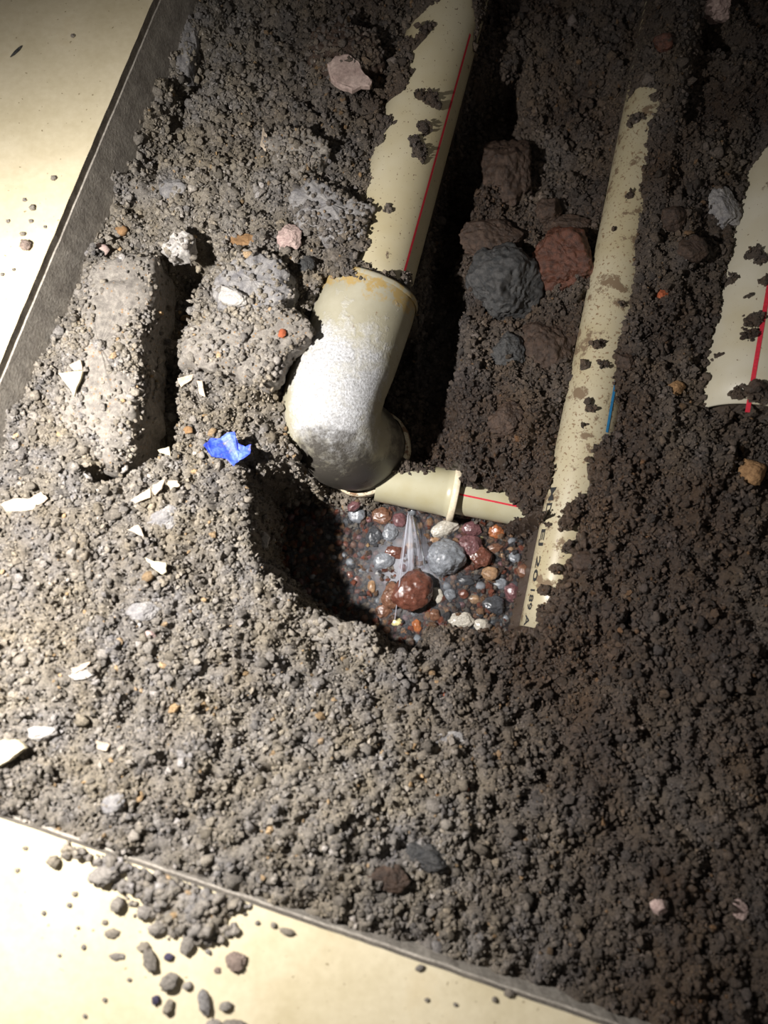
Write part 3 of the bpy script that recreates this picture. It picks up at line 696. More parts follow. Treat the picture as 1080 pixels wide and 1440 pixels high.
ST_LIST = [
 ('grey_rock', 245, 268, 32, 30, 20, 'grey_stone', 'small pale grey stone on soil left of centre top, near the cut wall'),
 ('pink_stone', 408, 338, 42, 34, 70, 'pink_stone', 'pinkish white stone just above the elbow, beside dark blue grey chip'),
 ('grey_chip', 430, 375, 26, 34, 10, 'dark_stone', 'dark blue grey chip between pinkish stone and the elbow socket'),
 ('ochre_stone', 343, 340, 38, 22, 5, 'ochre', 'ochre and pink stone behind the rounded grey rock'),
 ('pale_chip', 328, 418, 44, 28, -15, 'light_stone', 'whitish chip at the foot of the rounded dark grey rock'),
 ('orange_pebble', 397, 470, 12, 14, 0, 'brick', 'tiny orange pebble set in the flat concrete slab'),
 ('brown_rock', 714, 248, 72, 96, 0, 'brown_stone', 'large brown rock between the two pipes, topmost of the brown rocks there'),
 ('brown_rock', 690, 340, 74, 58, -10, 'brown_stone', 'rust brown rock between the two pipes, above the large dark rock'),
 ('dark_rock', 706, 405, 88, 92, 15, 'dark_stone', 'large dark rock with rusty corner between the two pipes'),
 ('red_rock', 793, 374, 74, 82, 10, 'red_stone', 'rusty red rock touching the slim pipe'),
 ('brown_rock', 772, 300, 34, 34, 30, 'brown_stone', 'small brown rock above the rusty red rock'),
 ('brown_rock', 800, 322, 62, 30, 0, 'brown_stone', 'flat brown rock lying over the rusty red rock'),
 ('brown_rock', 770, 492, 66, 84, 10, 'brown_stone', 'reddish brown clod under the rusty red rock, by the slim pipe'),
 ('brown_rock', 712, 500, 46, 50, 0, 'dark_stone', 'dark clod below the large dark rock'),
 ('brown_rock', 710, 590, 50, 44, 20, 'brown_stone', 'brown clod above the thin branch pipe'),
 ('pink_rock', 995, 12, 66, 50, 10, 'pink_stone', 'pink and orange rock at the top right edge'),
 ('pink_rock', 932, 62, 26, 26, 30, 'red_stone', 'small reddish stone at top right, below the pink rock'),
 ('grey_rock', 1016, 296, 38, 52, 10, 'grey_stone', 'rounded grey stone beside the widest pipe'),
 ('grey_rock', 972, 355, 34, 34, 30, 'brown_stone', 'brownish stone below the rounded grey stone by the widest pipe'),
 ('grey_rock', 945, 310, 32, 30, 0, 'brown_stone', 'dull brown stone between slim pipe and rounded grey stone'),
 ('brick_chip', 931, 415, 27, 16, 28, 'brick', 'small orange brick chip between the slim and the widest pipe'),
 ('tan_stone', 949, 548, 26, 22, 0, 'ochre', 'small tan stone left of the lower end of the widest pipe'),
 ('tan_stone', 1056, 664, 36, 40, 0, 'ochre', 'ochre brown stone in the soil below the widest pipe'),
 ('rust_stone', 1064, 545, 26, 22, 0, 'brown_stone', 'brown stone against the lower right end of the widest pipe'),
 ('pink_chip', 926, 1275, 28, 20, -30, 'pink_stone', 'pinkish chip in dark soil at lower right'),
 ('pink_chip', 1038, 1278, 22, 30, 30, 'pink_stone', 'pale pink chip near the lower right corner'),
 ('orange_pebble', 655, 1110, 9, 9, 0, 'brick', 'tiny orange pebble in the soil low of centre'),
 ('ochre_pebble', 614, 1118, 15, 11, 20, 'ochre', 'small ochre pebble beside the tiny orange pebble, low of centre'),
 ('ochre_pebble', 895, 1335, 12, 11, 0, 'ochre', 'tiny ochre pebble in the dark soil, bottom right'),
 ('grey_clod', 630, 1040, 50, 22, 12, 'grey_stone', 'flat blue grey stone in the soil below the hole'),
 ('grey_clod', 600, 1205, 60, 36, -20, 'dark_stone', 'dark grey stone sunk in the soil near the bottom'),
 ('grey_clod', 205, 860, 46, 30, 10, 'grey_stone', 'blue grey stone sunk in bright soil, left of the hole'),
 ('grey_clod', 235, 730, 50, 30, 30, 'grey_stone', 'blue grey clod beside the tile shards, left of the hole'),
 ('grey_clod', 160, 1130, 34, 26, 30, 'grey_stone', 'blue grey stone in soil near the bottom tile'),
 ('ochre_pebble', 265, 606, 14, 12, 0, 'ochre', 'tiny ochre pebble left of the blue scrap'),
 ('ochre_pebble', 318, 512, 18, 14, 0, 'ochre', 'ochre pebble at the lower rim of the flat slab'),
 ('ochre_pebble', 170, 324, 20, 18, 0, 'ochre', 'small ochre pebble above the big upright block'),
 ('pale_pebble', 142, 352, 24, 20, 0, 'pink_stone', 'pale cream pebble on top of the big upright block'),
 ('red_pebble', 626, 975, 12, 9, 0, 'brick', 'tiny red pebble on the soil just below the wet hole'),
 ('brown_stone', 370, 760, 22, 34, 10, 'light_stone', 'pale lump on the left lip of the hole'),
 ('pale_pebble', 115, 950, 34, 14, 5, 'light_stone', 'flat pale pebble in bright soil, lower left'),
 ('pale_pebble', 212, 893, 16, 14, 5, 'pink_stone', 'small pinkish pebble in bright soil, lower left'),
 ('pale_pebble', 60, 1030, 40, 20, 5, 'light_stone', 'pale stone right of the cream tile chip at the left edge'),
 ('brown_clod', 545, 1235, 60, 40, 0, 'brown_stone', 'warm brown clod near the bottom tile'),
 ('brown_clod', 820, 790, 40, 26, 0, 'brown_stone', 'brown clod right of the lower end of the slim pipe'),
 ('brown_clod', 880, 510, 30, 26, 0, 'brown_stone', 'brown stone right of the slim pipe, above the blue line'),
]
for (nm, u, v, wp, hp, ro, mt, lb) in ST_LIST:
    big = max(wp, hp) > 45
    stone(nm, u, v, wp, hp, ro, mt, lb, sub=5 if big else (4 if max(wp, hp) > 24 else 2), rough=.13 if big else .12, sink=.32, ang=.95, zfix=(-.0405 if lb.startswith('tiny orange pebble set') else (-.036 if 'foot of the rounded' in lb else None)))

# hole pebbles: u, v, w, h, rot, mat, label
HOLE_ST = [
 (627, 786, 54, 56, 0, 'wet_grey', 'large wet blue grey pebble right of the water spray, biggest in the hole'),
 (578, 832, 60, 56, 10, 'wet_red', 'wet rusty red pebble directly under the water spray'),
 (553, 838, 34, 40, 0, 'wet_brown', 'wet red brown stone tucked left of the rusty red pebble'),
 (661, 768, 34, 34, 20, 'wet_purple', 'wet purplish stone right of the large blue grey pebble'),
 (674, 784, 34, 30, 0, 'wet_red', 'wet red stone right of the purplish stone'),
 (688, 808, 24, 20, 10, 'wet_tan', 'wet orange tan pebble below the wet red stone'),
 (611, 760, 22, 16, 30, 'wet_tan', 'small tan pebble on top of the large blue grey pebble'),
 (695, 772, 26, 16, 10, 'wet_brown', 'brown pebble under the thin branch pipe'),
 (698, 748, 26, 24, 0, 'wet_orange', 'orange brown pebble touching the underside of the branch pipe'),
 (625, 745, 40, 24, 20, 'wet_pale', 'pale grey stone tucked under the coupling'),
 (663, 745, 28, 22, 0, 'wet_purple', 'dull purple stone just under the branch pipe'),
 (502, 726, 24, 24, 0, 'wet_grey', 'wet grey pebble under the elbow rim'),
 (498, 712, 22, 16, 50, 'wet_purple', 'small shiny purple pebble touching the elbow rim'),
 (537, 727, 32, 26, 0, 'wet_brown', 'brown pebble under the left end of the coupling'),
 (528, 757, 26, 28, 0, 'wet_dark', 'round dark wet pebble at the edge of the shadow'),
 (549, 752, 24, 28, 0, 'wet_grey', 'grey pebble left of the water spray'),
 (562, 733, 20, 22, 0, 'wet_purple', 'mauve pebble behind the water spray'),
 (540, 790, 30, 24, 20, 'wet_grey', 'grey stone left of the spray, above a white chip'),
 (534, 805, 14, 6, 15, 'wet_pale', 'tiny white chip left of the spray'),
 (523, 825, 14, 20, 0, 'wet_tan', 'tan pebble at the edge of the shadow'),
 (502, 818, 14, 16, 0, 'wet_red', 'small red pebble in the shadow of the hole'),
 (556, 778, 30, 22, 0, 'wet_red', 'dull red pebble behind the lower spray'),
 (614, 838, 17, 23, 10, 'wet_pale', 'pale oval pebble right of the rusty red pebble'),
 (632, 838, 18, 18, 10, 'wet_grey', 'small grey pebble right of the pale oval pebble'),
 (651, 836, 16, 14, 10, 'wet_red', 'small square red pebble below the purplish stone'),
 (666, 843, 18, 14, 10, 'wet_tan', 'small tan pebble right of the square red pebble'),
 (558, 875, 17, 12, 0, 'wet_yellow', 'pale yellow chip at the foot of the spray'),
 (586, 880, 14, 20, 0, 'wet_orange', 'small orange chip at the bottom of the hole'),
 (582, 862, 20, 10, 20, 'wet_grey', 'grey blue chip between the rusty pebble and orange chip'),
 (648, 872, 38, 22, 0, 'wet_pale', 'pale glittering lump at the bottom rim of the hole'),
 (675, 880, 24, 18, 0, 'wet_pale', 'pale round lump right of the glittering lump'),
 (694, 852, 34, 28, 0, 'wet_dark', 'dark wet stone low right in the hole'),
 (720, 835, 28, 30, 0, 'wet_purple', 'dark reddish stone near the foot of the slim pipe'),
 (717, 852, 16, 5, 0, 'wet_yellow', 'thin yellowish splinter near the foot of the slim pipe'),
 (735, 805, 20, 20, 0, 'wet_brown', 'brown pebble against the slim pipe'),
 (722, 785, 18, 16, 0, 'wet_grey', 'small grey pebble in the right part of the hole'),
 (676, 759, 6, 12, -30, 'wet_yellow', 'tiny cream splinter above the wet red stone'),
 (590, 855, 26, 20, 0, 'wet_dark', 'dark stone below the rusty red pebble'),
 (540, 860, 26, 22, 0, 'wet_brown', 'brown pebble in shadow at the bottom of the hole'),
 (610, 865, 22, 18, 0, 'wet_brown', 'brown pebble below the pale oval pebble'),
 (703, 822, 22, 18, 0, 'wet_grey', 'grey pebble below the orange tan pebble'),
 (655, 818, 24, 16, 0, 'wet_dark', 'dark blue pebble below the purplish stone'),
]
GZ = -.2045
for k, (u, v, wp, hp, ro, mt, lb) in enumerate(HOLE_ST):
    small = max(wp, hp) < 26
    p = onsoil(u, v)
    stone('pebble', u, v, wp, hp, ro, mt, lb, 'pebble', 'pebbles on the floor of the wet hole', depth=.55 if not small else .6, ang=.62, rough=.10, sub=4 if not small else 3, sink=.12 if not small else .0, zfix=max(p[2], -.21))
# many alike small pebbles on the hole floor
cnt = 0; placed = [(at(u, v, GZ)[0], at(u, v, GZ)[1], max(wp, hp) / 1360 / 2) for u, v, wp, hp, *_ in HOLE_ST]
kinds = [('wet_brown', 'brown'), ('wet_dark', 'dark grey'), ('wet_grey', 'blue grey'), ('wet_red', 'red'), ('wet_tan', 'tan'), ('wet_purple', 'purplish')]
proto = {}
for tr in range(4000):
    if cnt >= 150: break
    u, v = rng.uniform(400, 748), rng.uniform(700, 900); p = at(u, v, GZ)
    if field(HOLE, p[0], p[1]) < .012: continue
    r = rng.uniform(.0032, .0062)
    if any(math.hypot(p[0] - a, p[1] - b) < (r + c) * .82 for a, b, c in placed): continue
    placed.append((p[0], p[1], r)); mt, wd = kinds[rng.integers(len(kinds))]
    if wd not in proto:
        proto[wd] = []
        for q in range(3):
            V, F = rock_verts(2, (1.0, .85, .7), 900 + 31 * len(proto) + q, .5, 9, .05); proto[wd].append(mesh_np('pebble', V, F, M[mt], True))
    o = link('small_pebble', proto[wd][rng.integers(3)], None, (p[0], p[1], max(float(Hs(p[0], p[1])), -.207) + r * .45))
    o.scale = (r, r, r); o.rotation_euler = (rng.uniform(-.4, .4), rng.uniform(-.4, .4), rng.uniform(0, 6.28))
    zone = 'in the shaded left side of the hole' if u < 500 else ('between elbow rim and water spray' if u < 572 and v < 800 else ('beside the rusty red pebble under the spray' if u < 605 else ('under the branch pipe, around the big blue grey pebble' if v < 800 and u < 690 else ('close to the slim printed pipe' if u >= 690 else 'below the big blue grey pebble'))))
    tag(o, f'small wet {wd} pebble {zone}', 'pebble', f'small {wd} pebbles {zone}'); cnt += 1

# ------------------------------------------------------------------ thin shards, scrap
def shard(name, pts, mat, label, thick=.0018, lift=.003, tilt=(0, 0), cat='shard', ztop=None, group=None, curl=0):
    c = np.mean(np.array(pts, float), 0); p = max([onsoil(*q) for q in [tuple(c)] + [tuple(q_) for q_ in pts]], key=lambda q_: q_[2]) if ztop is None else None; p = p if p is not None else at(c[0], c[1], ztop)
    if ztop is not None: p = at(c[0], c[1], ztop)
    z = p[2] + lift
    W = np.array([at(u, v, z) for u, v in pts]); cc_ = W.mean(0); R_ = W - cc_
    n = len(R_); R_[:, 2] = R_[:, 0] * tilt[0] + R_[:, 1] * tilt[1]
    # ring subdivisions with rough edge
    E = []
    for i in range(n):
        a, b = R_[i], R_[(i + 1) % n]
        for t in (0, .33, .66): E.append(a + (b - a) * t + (rng.normal(0, .00035, 3) if t else 0))
    E = np.array(E); m = len(E); V = np.vstack([E * .92 + [0, 0, thick / 2], E + [0, 0, thick * .3], E + [0, 0, -thick * .4], E * .93 + [0, 0, -thick / 2]])
    V[:, 2] += curl * (V[:, 0] ** 2 + V[:, 1] ** 2) * 30
    F = [tuple(range(m))] + [(r * m + (i + 1) % m, r * m + i, (r + 1) * m + i, (r + 1) * m + (i + 1) % m) for r in range(3) for i in range(m)] + [tuple(range(4 * m - 1, 3 * m - 1, -1))]
    import bmesh
    me = mesh_np(name, V, F, M[mat], False); b = bmesh.new(); b.from_mesh(me); bmesh.ops.recalc_face_normals(b, faces=b.faces[:]); b.to_mesh(me); b.free()
    o = link(name, me, None, cc_); return tag(o, label, cat, group)
shard('pink_shard', [(460, 92), (472, 82), (490, 80), (505, 90), (512, 105), (523, 115), (520, 123), (508, 122), (495, 128), (478, 122), (465, 112)], 'shell', 'smooth pinkish leaf shaped shard near the top, left of the drain pipe', .006, .007, (.05, .1))
SH = [([(82, 525), (119, 524), (103, 556)], 'cream_shard', 'cream triangular tile shard on the big upright block', .0035, -.028),
 ([(98, 514), (114, 507), (116, 520), (104, 521)], 'shard', 'tiny pale shard above the cream triangular shard', .002, -.028),
 ([(4, 710), (22, 702), (40, 702), (58, 692), (66, 700), (45, 716), (10, 720)], 'shard', 'long pale pink shard near the left edge', .002, None),
 ([(184, 703), (212, 687), (212, 700), (190, 708)], 'shard', 'long tan shard, left piece of the shard cluster', .002, None),
 ([(213, 690), (214, 682), (233, 674), (228, 688), (218, 697)], 'shard', 'tan shard in the middle of the shard cluster', .002, None),
 ([(234, 676), (250, 676), (253, 684), (240, 690)], 'shard', 'tan shard, right piece of the shard cluster', .002, None),
 ([(222, 633), (238, 628), (240, 641), (225, 637)], 'cream_shard', 'small pale shard above the shard cluster by the crevice', .002, None),
 ([(178, 745), (195, 738), (203, 755)], 'shard', 'greyish pink triangular shard below the shard cluster', .002, None),
 ([(205, 784), (218, 790), (234, 792), (234, 804), (226, 807), (212, 797)], 'cream_shard', 'pale arrowhead shaped shard, left of the hole', .0025, None),
 ([(250, 533), (272, 526), (270, 534), (255, 545)], 'shard', 'pinkish shard below the flat slab', .002, None),
 ([(277, 536), (285, 536), (289, 558), (280, 554)], 'shard', 'narrow tan shard beside the pinkish shard below the flat slab', .002, None),
 ([(0, 1042), (20, 1040), (36, 1052), (14, 1070), (-6, 1082), (-12, 1060)], 'cream_shard', 'bright cream tile chip at the lower left edge', .006, None),
 ([(370, 180), (376, 190), (374, 212), (366, 205)], 'shard', 'thin upright pale splinter left of the pale mortar lump', .002, None),
 ([(100, 940), (128, 930), (122, 938), (104, 948)], 'shard', 'small slanting pale splinter in bright lower left soil', .002, None),
 ([(135, 1040), (155, 1046), (150, 1056), (136, 1052)], 'shard', 'small pale chip in soil at lower left, right of the cream tile chip', .002, None)]
for pts_, mt, lb, th_, zt in SH: shard('tile_shard', pts_, mt, lb, th_, .0035 if zt is None else .004, (rng.uniform(-.2, .2), rng.uniform(-.1, .3)), 'shard', zt)
def scrap_mat():
    m, nt, N, L, B = newmat('blue_scrap'); n = noise_node(nt, 150, 4, .7)
    r = ramp(nt, n.outputs[0], [(.36, srgb(120, 118, 118)), (.44, srgb(40, 70, 205)), (.7, srgb(110, 140, 240))]); L.new(r.outputs[0], B.inputs['Base Color'])
    B.inputs['Roughness'].default_value = .5; bump(nt, n.outputs[0], B, .8, .001); return m
M['blue'] = scrap_mat()
shard('blue_scrap', [(291, 633), (300, 622), (312, 620), (322, 613), (333, 612), (336, 625), (348, 632), (356, 630), (354, 642), (338, 648), (330, 657), (318, 645), (300, 645)], 'blue', 'crumpled bright blue plastic scrap on the soil left of the elbow', .002, .0045, (0, .25), 'plastic scrap', None, None, 1)

# ------------------------------------------------------------------ loose crumbs over the whole bed (uncountable)
dzx = np.gradient(Z, ST_, axis=1); dzy = np.gradient(Z, ST_, axis=0)
area = np.sqrt(1 + dzx ** 2 + dzy ** 2)
U_ = FPX * (GX) ; 
def toimg(x, y, z):
    dy, dz = y, z - CAM_H; cz = dy * ST - dz * CT; cy = dy * CT + dz * ST      # camera depth / up
    return 540 + FPX * x / cz, 720 - FPX * cy / cz
iu, iv = toimg(GX, GY, Z)
inframe = (iu > -60) & (iu < 1140) & (iv > -60) & (iv < 1500)
wgt = np.minimum(area, 4) * np.where(inframe, 1, .06) * (inside > .003) * (BARE < -.0005) * (1 - .9 * smoothstep(.012, .02, HOLE) * (Z < -.19))
wgt = np.where(COVER | (BARE < -.5), wgt, 0)
prob = (wgt / wgt.sum()).ravel()
def scatter(n, smin, smax, mean, sig, sub, name, seed, lift=.25, clump=0, pw=None):
    r_ = np.random.default_rng(seed); pr = prob if pw is None else pw
    idx = r_.choice(len(pr), n, p=pr)
    x = GX.ravel()[idx] + r_.uniform(-.5, .5, n) * ST_; y = GY.ravel()[idx] + r_.uniform(-.5, .5, n) * ST_
    S = np.clip(mean * np.exp(r_.normal(0, sig, n)), smin, smax)
    gx, gy = dzx.ravel()[idx], dzy.ravel()[idx]; nn = np.stack([-gx, -gy, np.ones(n)], 1); nn /= np.linalg.norm(nn, axis=1)[:, None]
    P_ = np.stack([x, y, Hs(x, y)], 1) + nn * (S * lift * r_.uniform(-.6, 2.2, n))[:, None]
    lim = inside.ravel()[idx]; P_[:, 2] = np.where(P_[:, 2] > -.001, P_[:, 2], P_[:, 2])
    col, wt = soilcol(x, y, r_.uniform(0, 1, n), r_.uniform(0, 1, n))
    o = link(name, grain_cloud(name, P_, S, sub, SOIL, col, wt, seed=seed)); return o
dens = .15 + smoothstep(-.25, .35, fbm(P2d * 75, 201, 2)); pw_ = (wgt * dens); pw_ = (pw_ / pw_.sum()).ravel()
o = scatter(95000, .0006, .0024, .00135, .33, -1, 'soil_crumbs', 11, .6, pw=prob); tag(o, 'fine loose soil crumbs covering the whole pit bed', 'soil', kind='stuff')
o = scatter(40000, .0012, .0042, .0019, .33, 0, 'soil_granules', 14, .6, pw=pw_); tag(o, 'mid sized soil granules mixed through the pit bed', 'soil', kind='stuff')
o = scatter(2800, .0020, .0052, .0030, .3, 1, 'soil_clods', 12, .4, pw=pw_); tag(o, 'coarser soil clods strewn over the whole pit bed', 'soil', kind='stuff')
# fine wet gravel between the pebbles
hw = ((HOLE > .006) & (Z < -.17)).astype(float).ravel(); hw /= hw.sum()
r_ = np.random.default_rng(5); n = 5200; idx = r_.choice(len(hw), n, p=hw); x = GX.ravel()[idx]; y = GY.ravel()[idx]; S = np.clip(.0021 * np.exp(r_.normal(0, .4, n)), .0008, .0045)
pal = np.array([srgb(90, 72, 62), srgb(70, 70, 74), srgb(110, 62, 46), srgb(120, 112, 104), srgb(130, 100, 76)]); col = pal[r_.integers(0, 5, n)] * r_.uniform(.5, 1.2, (n, 1))
o = link('gravel', grain_cloud('gravel', np.stack([x, y, np.maximum(Hs(x, y), -.209) + S * .6], 1), S, 1, SOIL, col, np.full(n, 1.0), seed=5)); tag(o, 'fine wet gravel grains between the pebbles in the hole', 'gravel', kind='stuff')

# ------------------------------------------------------------------ clods spilled on the tile
TC = [(150, 1228, 44, 30, 10, 'big round greyish clod, largest alone on the bottom tile'), (78, 1210, 18, 20, 60, 'clod near the pit edge at far lower left'), (168, 1270, 20, 24, -30, 'oblong clod below the big round clod'),
 (205, 1282, 20, 20, 0, 'dark round clod beside the soil spill'), (158, 1312, 22, 13, 0, 'flat clod below the oblong clod'), (164, 1345, 24, 11, 0, 'flattest clod, lowest of three left of the spill'),
 (203, 1330, 18, 14, 0, 'pale clod on top of the long dark clod'), (213, 1350, 18, 38, 20, 'long dark slanting clod on the bottom tile'), (238, 1345, 14, 10, 0, 'small purplish clod right of the long dark clod'),
 (222, 1305, 26, 18, 20, 'forked clod under the soil spill'), (245, 1306, 14, 24, -10, 'narrow clod under the soil spill'), (265, 1325, 18, 30, -20, 'ragged clod hanging from the soil spill'), (240, 1378, 30, 22, 30, 'lumpy clod low under the spill'),
 (265, 1385, 14, 12, 0, 'small clod right of the lumpy low clod'), (220, 1405, 12, 14, -30, 'small purplish clod near the bottom edge'), (238, 1415, 14, 22, -20, 'split clod near the bottom edge'), (288, 1407, 18, 38, 15, 'long dark clod low on the tile'), (318, 1413, 20, 13, 20, 'small dark clod right of the long low clod'),
 (300, 1440, 26, 16, 0, 'dark clod cut by the bottom edge'), (330, 1440, 34, 16, 0, 'wider dark clod cut by the bottom edge'), (332, 1350, 30, 26, 0, 'flat pinkish chip on the bottom tile'), (306, 1364, 10, 10, 0, 'tiny clod left of the flat pinkish chip'), (331, 1308, 14, 14, 0, 'small dark clod right of the soil spill'), (404, 1309, 22, 10, -20, 'brown clod below the pit edge'), (385, 1300, 9, 9, 0, 'tiny brown clod left of the brown clod'),
 (106, 1256, 9, 7, 0, ''), (98, 1272, 8, 7, 0, ''), (148, 1296, 10, 7, 0, ''), (62, 1283, 7, 7, 0, ''), (118, 1331, 7, 8, 0, ''), (148, 1405, 7, 7, 0, ''), (120, 1428, 6, 6, 0, ''), (182, 1377, 7, 6, 0, ''), (84, 1343, 6, 5, 0, ''), (110, 1304, 6, 5, 0, ''), (36, 1192, 8, 6, 0, ''), (25, 1223, 7, 6, 0, ''), (362, 1297, 7, 7, 0, ''), (600, 1405, 8, 6, 0, ''), (640, 1412, 7, 6, 0, ''), (590, 1360, 14, 8, 10, ''), (695, 1404, 8, 8, 0, ''), (715, 1396, 14, 10, 0, '')]
TLc = [(38, 348, 17, 16, 0, 'pinkish grey crumb, biggest on the left tile'), (47, 294, 9, 10, 0, ''), (33, 330, 9, 7, 0, ''), (76, 252, 8, 8, 0, ''), (44, 312, 7, 6, 0, ''), (12, 312, 6, 6, 0, ''), (35, 282, 6, 6, 0, ''), (103, 52, 6, 6, 0, ''), (64, 320, 5, 5, 0, ''), (4, 387, 6, 6, 0, ''), (20, 380, 5, 5, 0, '')]
def clod_mesh(seed, sub=2): V, F = rock_verts(sub, (1, 1, 1), seed, .4, 8, .28); return V, F
def tile_crumb(u, v, wp, hp, ro, lb, where):
    p = at(u, v, 0); d = ray(u, v); ppm = (p[2] - CAM_H) / d[2] / FPX; sx, sy = wp * ppm / 2, hp * ppm / 2; sz = min(sx, sy) * .75
    if 'flat' in lb: sz *= .5
    seedc[0] += 7; V, F = clod_mesh(seedc[0], 3 if max(wp, hp) > 12 else 2)
    V = rotz(V * np.array([sx, sy, sz]), math.radians(ro)); V[:, 2] -= V[:, 2].min() + .0002
    col, wt = soilcol(np.full(len(V), p[0]), np.full(len(V), p[1]), np.full(len(V), rng.uniform(.1, .9)), np.full(len(V), rng.uniform(.7, 1.15)))
    if 'pinkish' in lb: col = col * 0 + np.array(srgb(168, 150, 140))
    if 'purplish' in lb: col = col * 0 + np.array(srgb(92, 86, 110))
    o = link('soil_clod', mesh_np('soil_clod', V, F, SOIL, True, col, wt), None, p)
    if lb: tag(o, 'grey soil ' + lb if lb.startswith('clod') else lb, 'clod', f'clods on the {where} tile')
    else: tag(o, f'tiny stray soil crumb lying alone on the {where} tile', 'crumb', f'tiny stray crumbs on the {where} tile')
for t in TC: tile_crumb(*t, 'bottom')
for t in TLc: tile_crumb(*t, 'left')
# dark splinter on the left tile
p = at(23, 74, 0); V, F = rock_verts(2, (.0016, .0085, .0012), 4, .7); V = rotz(V, math.radians(-38)); V[:, 2] -= V[:, 2].min()
tag(link('dark_splinter', mesh_np('dark_splinter', V, F, M['dark_stone'], True), None, p), 'thin dark splinter on the left tile near the top left corner', 'splinter')
# soil spilled over the tile edge (heap of crumbs)
r_ = np.random.default_rng(44); SP = []
for (u, v, su, sv, n) in [(235, 1250, 22, 18, 420), (215, 1225, 16, 8, 120), (280, 1275, 24, 16, 480), (285, 1300, 14, 12, 160), (300, 1262, 30, 8, 260), (255, 1290, 14, 10, 90), (200, 1240, 20, 8, 60), (110, 1195, 10, 5, 40), (170, 1215, 14, 6, 70), (340, 1262, 14, 6, 60), (165, 1205, 30, 5, 60)]:
    for _ in range(n):
        uu, vv = r_.normal(u, su), r_.normal(v, sv); q = at(uu, vv, 0)
        if side(q[0], q[1], B0, db) < .001: continue
        dens_ = math.exp(-((uu - u) / su) ** 2 / 2 - ((vv - v) / sv) ** 2 / 2); S_ = float(np.clip(.0017 * math.exp(r_.normal(0, .4)), .0008, .0045))
        SP.append((q[0], q[1], S_ * .5 + r_.uniform(0, 1) * dens_ * .010, S_))
SP = np.array(SP); col, wt = soilcol(SP[:, 0], SP[:, 1], r_.uniform(0, 1, len(SP)), r_.uniform(.6, 1.25, len(SP)))
o = link('spilled_soil', grain_cloud('spilled_soil', SP[:, :3], SP[:, 3], 1, SOIL, col, wt, seed=3)); tag(o, 'heap of soil crumbs spilled over the pit edge onto the bottom tile', 'soil', kind='stuff')

# ------------------------------------------------------------------ water
def water_mat(name, tint, a, milky=0.0):
    m = bpy.data.materials.new(name); m.use_nodes = True; nt = m.node_tree; N, L = nt.nodes, nt.links; N.clear()
    out = N.new('ShaderNodeOutputMaterial'); tr = N.new('ShaderNodeBsdfTransparent'); tr.inputs[0].default_value = (*tint, 1)
    gl = N.new('ShaderNodeBsdfGlossy'); gl.inputs['Roughness'].default_value = .04
    df = N.new('ShaderNodeBsdfDiffuse'); df.inputs[0].default_value = (.8, .82, .9, 1)
    tl = N.new('ShaderNodeBsdfTranslucent'); tl.inputs[0].default_value = (.8, .82, .9, 1)
    ad = N.new('ShaderNodeMixShader'); ad.inputs[0].default_value = .5; L.new(df.outputs[0], ad.inputs[1]); L.new(tl.outputs[0], ad.inputs[2])
    m1 = N.new('ShaderNodeMixShader'); L.new(tr.outputs[0], m1.inputs[1]); L.new(ad.outputs[0], m1.inputs[2])
    if milky:
        at_ = N.new('ShaderNodeAttribute'); at_.attribute_name = 'Foam'; L.new(at_.outputs['Fac'], m1.inputs[0])
    else: m1.inputs[0].default_value = 0
    fr_ = N.new('ShaderNodeFresnel'); fr_.inputs[0].default_value = 1.33
    m2 = N.new('ShaderNodeMixShader'); L.new(fr_.outputs[0], m2.inputs[0]); L.new(m1.outputs[0], m2.inputs[1]); L.new(gl.outputs[0], m2.inputs[2])
    tc = N.new('ShaderNodeTexCoord'); n = N.new('ShaderNodeTexNoise'); n.inputs['Scale'].default_value = a; L.new(tc.outputs['Object'], n.inputs['Vector'])
    b = N.new('ShaderNodeBump'); b.inputs['Strength'].default_value = .5; b.inputs['Distance'].default_value = .0012; L.new(n.outputs[0], b.inputs['Height']); L.new(b.outputs[0], gl.inputs['Normal'])
    L.new(m2.outputs[0], out.inputs[0]); return m
M['puddle'] = water_mat('puddle_water', (.86, .88, .88), 150, 1)
M['jet'] = water_mat('jet_water', (.97, .97, 1), 400, 1)
# puddle: surface clipped to the hole outline, foamy where the jet lands
zp = -.2015; mk = (HOLE > -.004) & (Z < zp + .006)
Fm = Fq[mk.ravel()[Fq].all(1)]; us = np.zeros(nx_ * ny_, bool); us[Fm.ravel()] = True; rm = np.cumsum(us) - 1
pv = np.stack([GX.ravel()[us], GY.ravel()[us], np.full(us.sum(), zp)], 1)
pv[:, 2] += fbm(pv[:, :2] * 120, 71, 2) * .0006
LAND = at(572, 800, zp); dd = np.hypot(pv[:, 0] - LAND[0], (pv[:, 1] - LAND[1]) * .9)
foam = np.exp(-(dd / .032) ** 2) * .7 * (.6 + .8 * (fbm(pv[:, :2] * 160, 5, 3) * .5 + .5)) + .03
me = mesh_np('puddle', pv, rm[Fm], M['puddle'], True); a = me.attributes.new('Foam', 'FLOAT', 'POINT'); a.data.foreach_set('value', foam.astype(np.float32))
tag(link('puddle', me), 'shallow clear puddle around the pebbles in the hole', 'water')
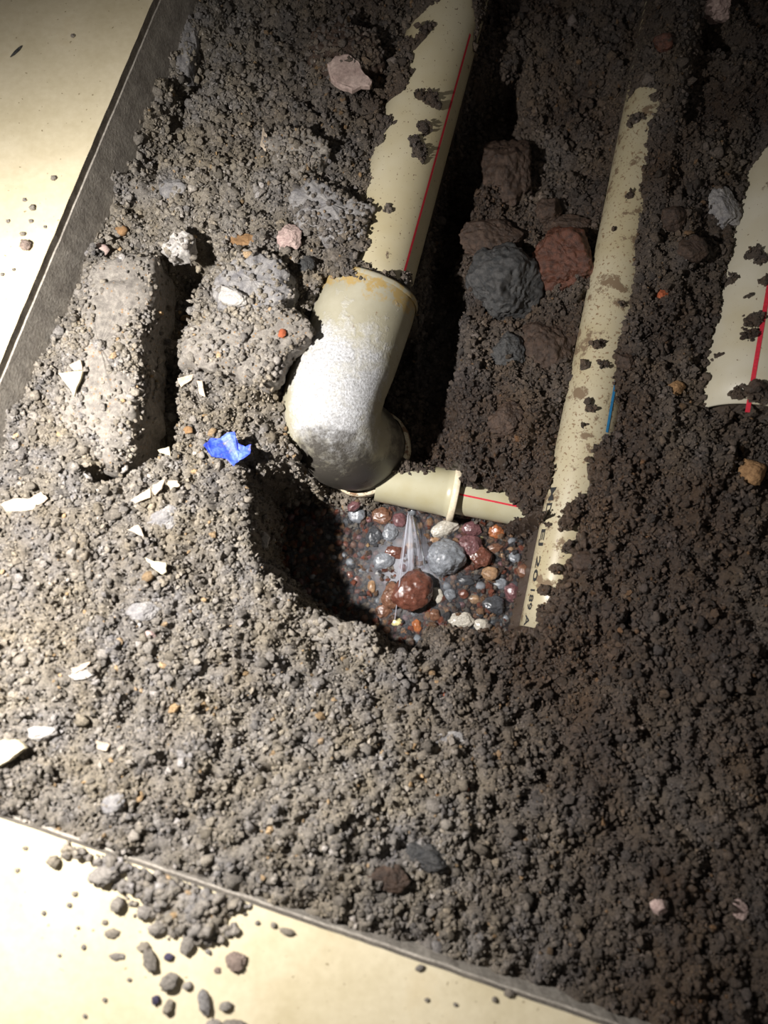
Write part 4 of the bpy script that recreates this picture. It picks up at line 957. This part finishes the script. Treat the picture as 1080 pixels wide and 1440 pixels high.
# jet: fan-shaped sheet with ridges, from under the coupling to the pebbles
jet = empty('water_jet', at(575, 724, -.197)); tag(jet, 'fan of water spraying down from under the coupling', 'water')
j0 = at(576, 722, -.192); JO = np.array(jet.location)
ends = [(at(567, 800, -.193), 0), (at(610, 792, -.193), 1)]
V = []; F = []; fo = []; nu, nv_ = 34, 26
for j in range(nv_ + 1):
    t = j / nv_
    for i in range(nu + 1):
        s = i / nu; top_ = at(573.5 + 9 * s, 723 + 3 * s, -.190); e = at(559 + 46 * s ** .9, 806 - 10 * s, -.194)
        p = top_ * (1 - t) + e * t; p = p + np.array([0, 0, .010 * 4 * t * (1 - t) + .0022 * math.sin(s * 19) * t + .004 * math.sin(math.pi * s) * t])
        V.append(p - JO); st = .5 + .5 * float(math.sin(s * 23 + 1) * math.sin(s * 9)); ed = (1 - abs(2 * s - .75) ** 2 * .7)
        fo.append(max(0.02, (.45 + .5 * st) * max(ed, .05) * (1 - .35 * t) * (1 - .8 * s)))
for j in range(nv_):
    for i in range(nu): a_ = j * (nu + 1) + i; F.append((a_, a_ + 1, a_ + nu + 2, a_ + nu + 1))
me = mesh_np('water_sheet', V, F, M['jet'], True); a = me.attributes.new('Foam', 'FLOAT', 'POINT'); a.data.foreach_set('value', np.array(fo, np.float32))
link('water_sheet', me, jet)
def strand(u0, v0, z0, u1, v1, z1, r, fm, arc):
    a0, a1 = at(u0, v0, z0), at(u1, v1, z1); path = []
    for k in range(21):
        t = k / 20; path.append(a0 * (1 - t) + a1 * t + np.array([0, 0, arc * 4 * t * (1 - t)]) - JO)
    V, F = tube(path, [r * (1 - .35 * k / 20) for k in range(21)], 10); me = mesh_np('water_strand', V, F, M['jet'], True)
    a = me.attributes.new('Foam', 'FLOAT', 'POINT'); a.data.foreach_set('value', np.full(len(V), fm, np.float32)); link('water_strand', me, jet)
strand(574, 722, -.190, 555, 872, -.197, .0010, .55, .014)
strand(577, 724, -.190, 576, 800, -.194, .0006, .35, .010)
strand(580, 724, -.190, 590, 798, -.194, .0005, .25, .010)
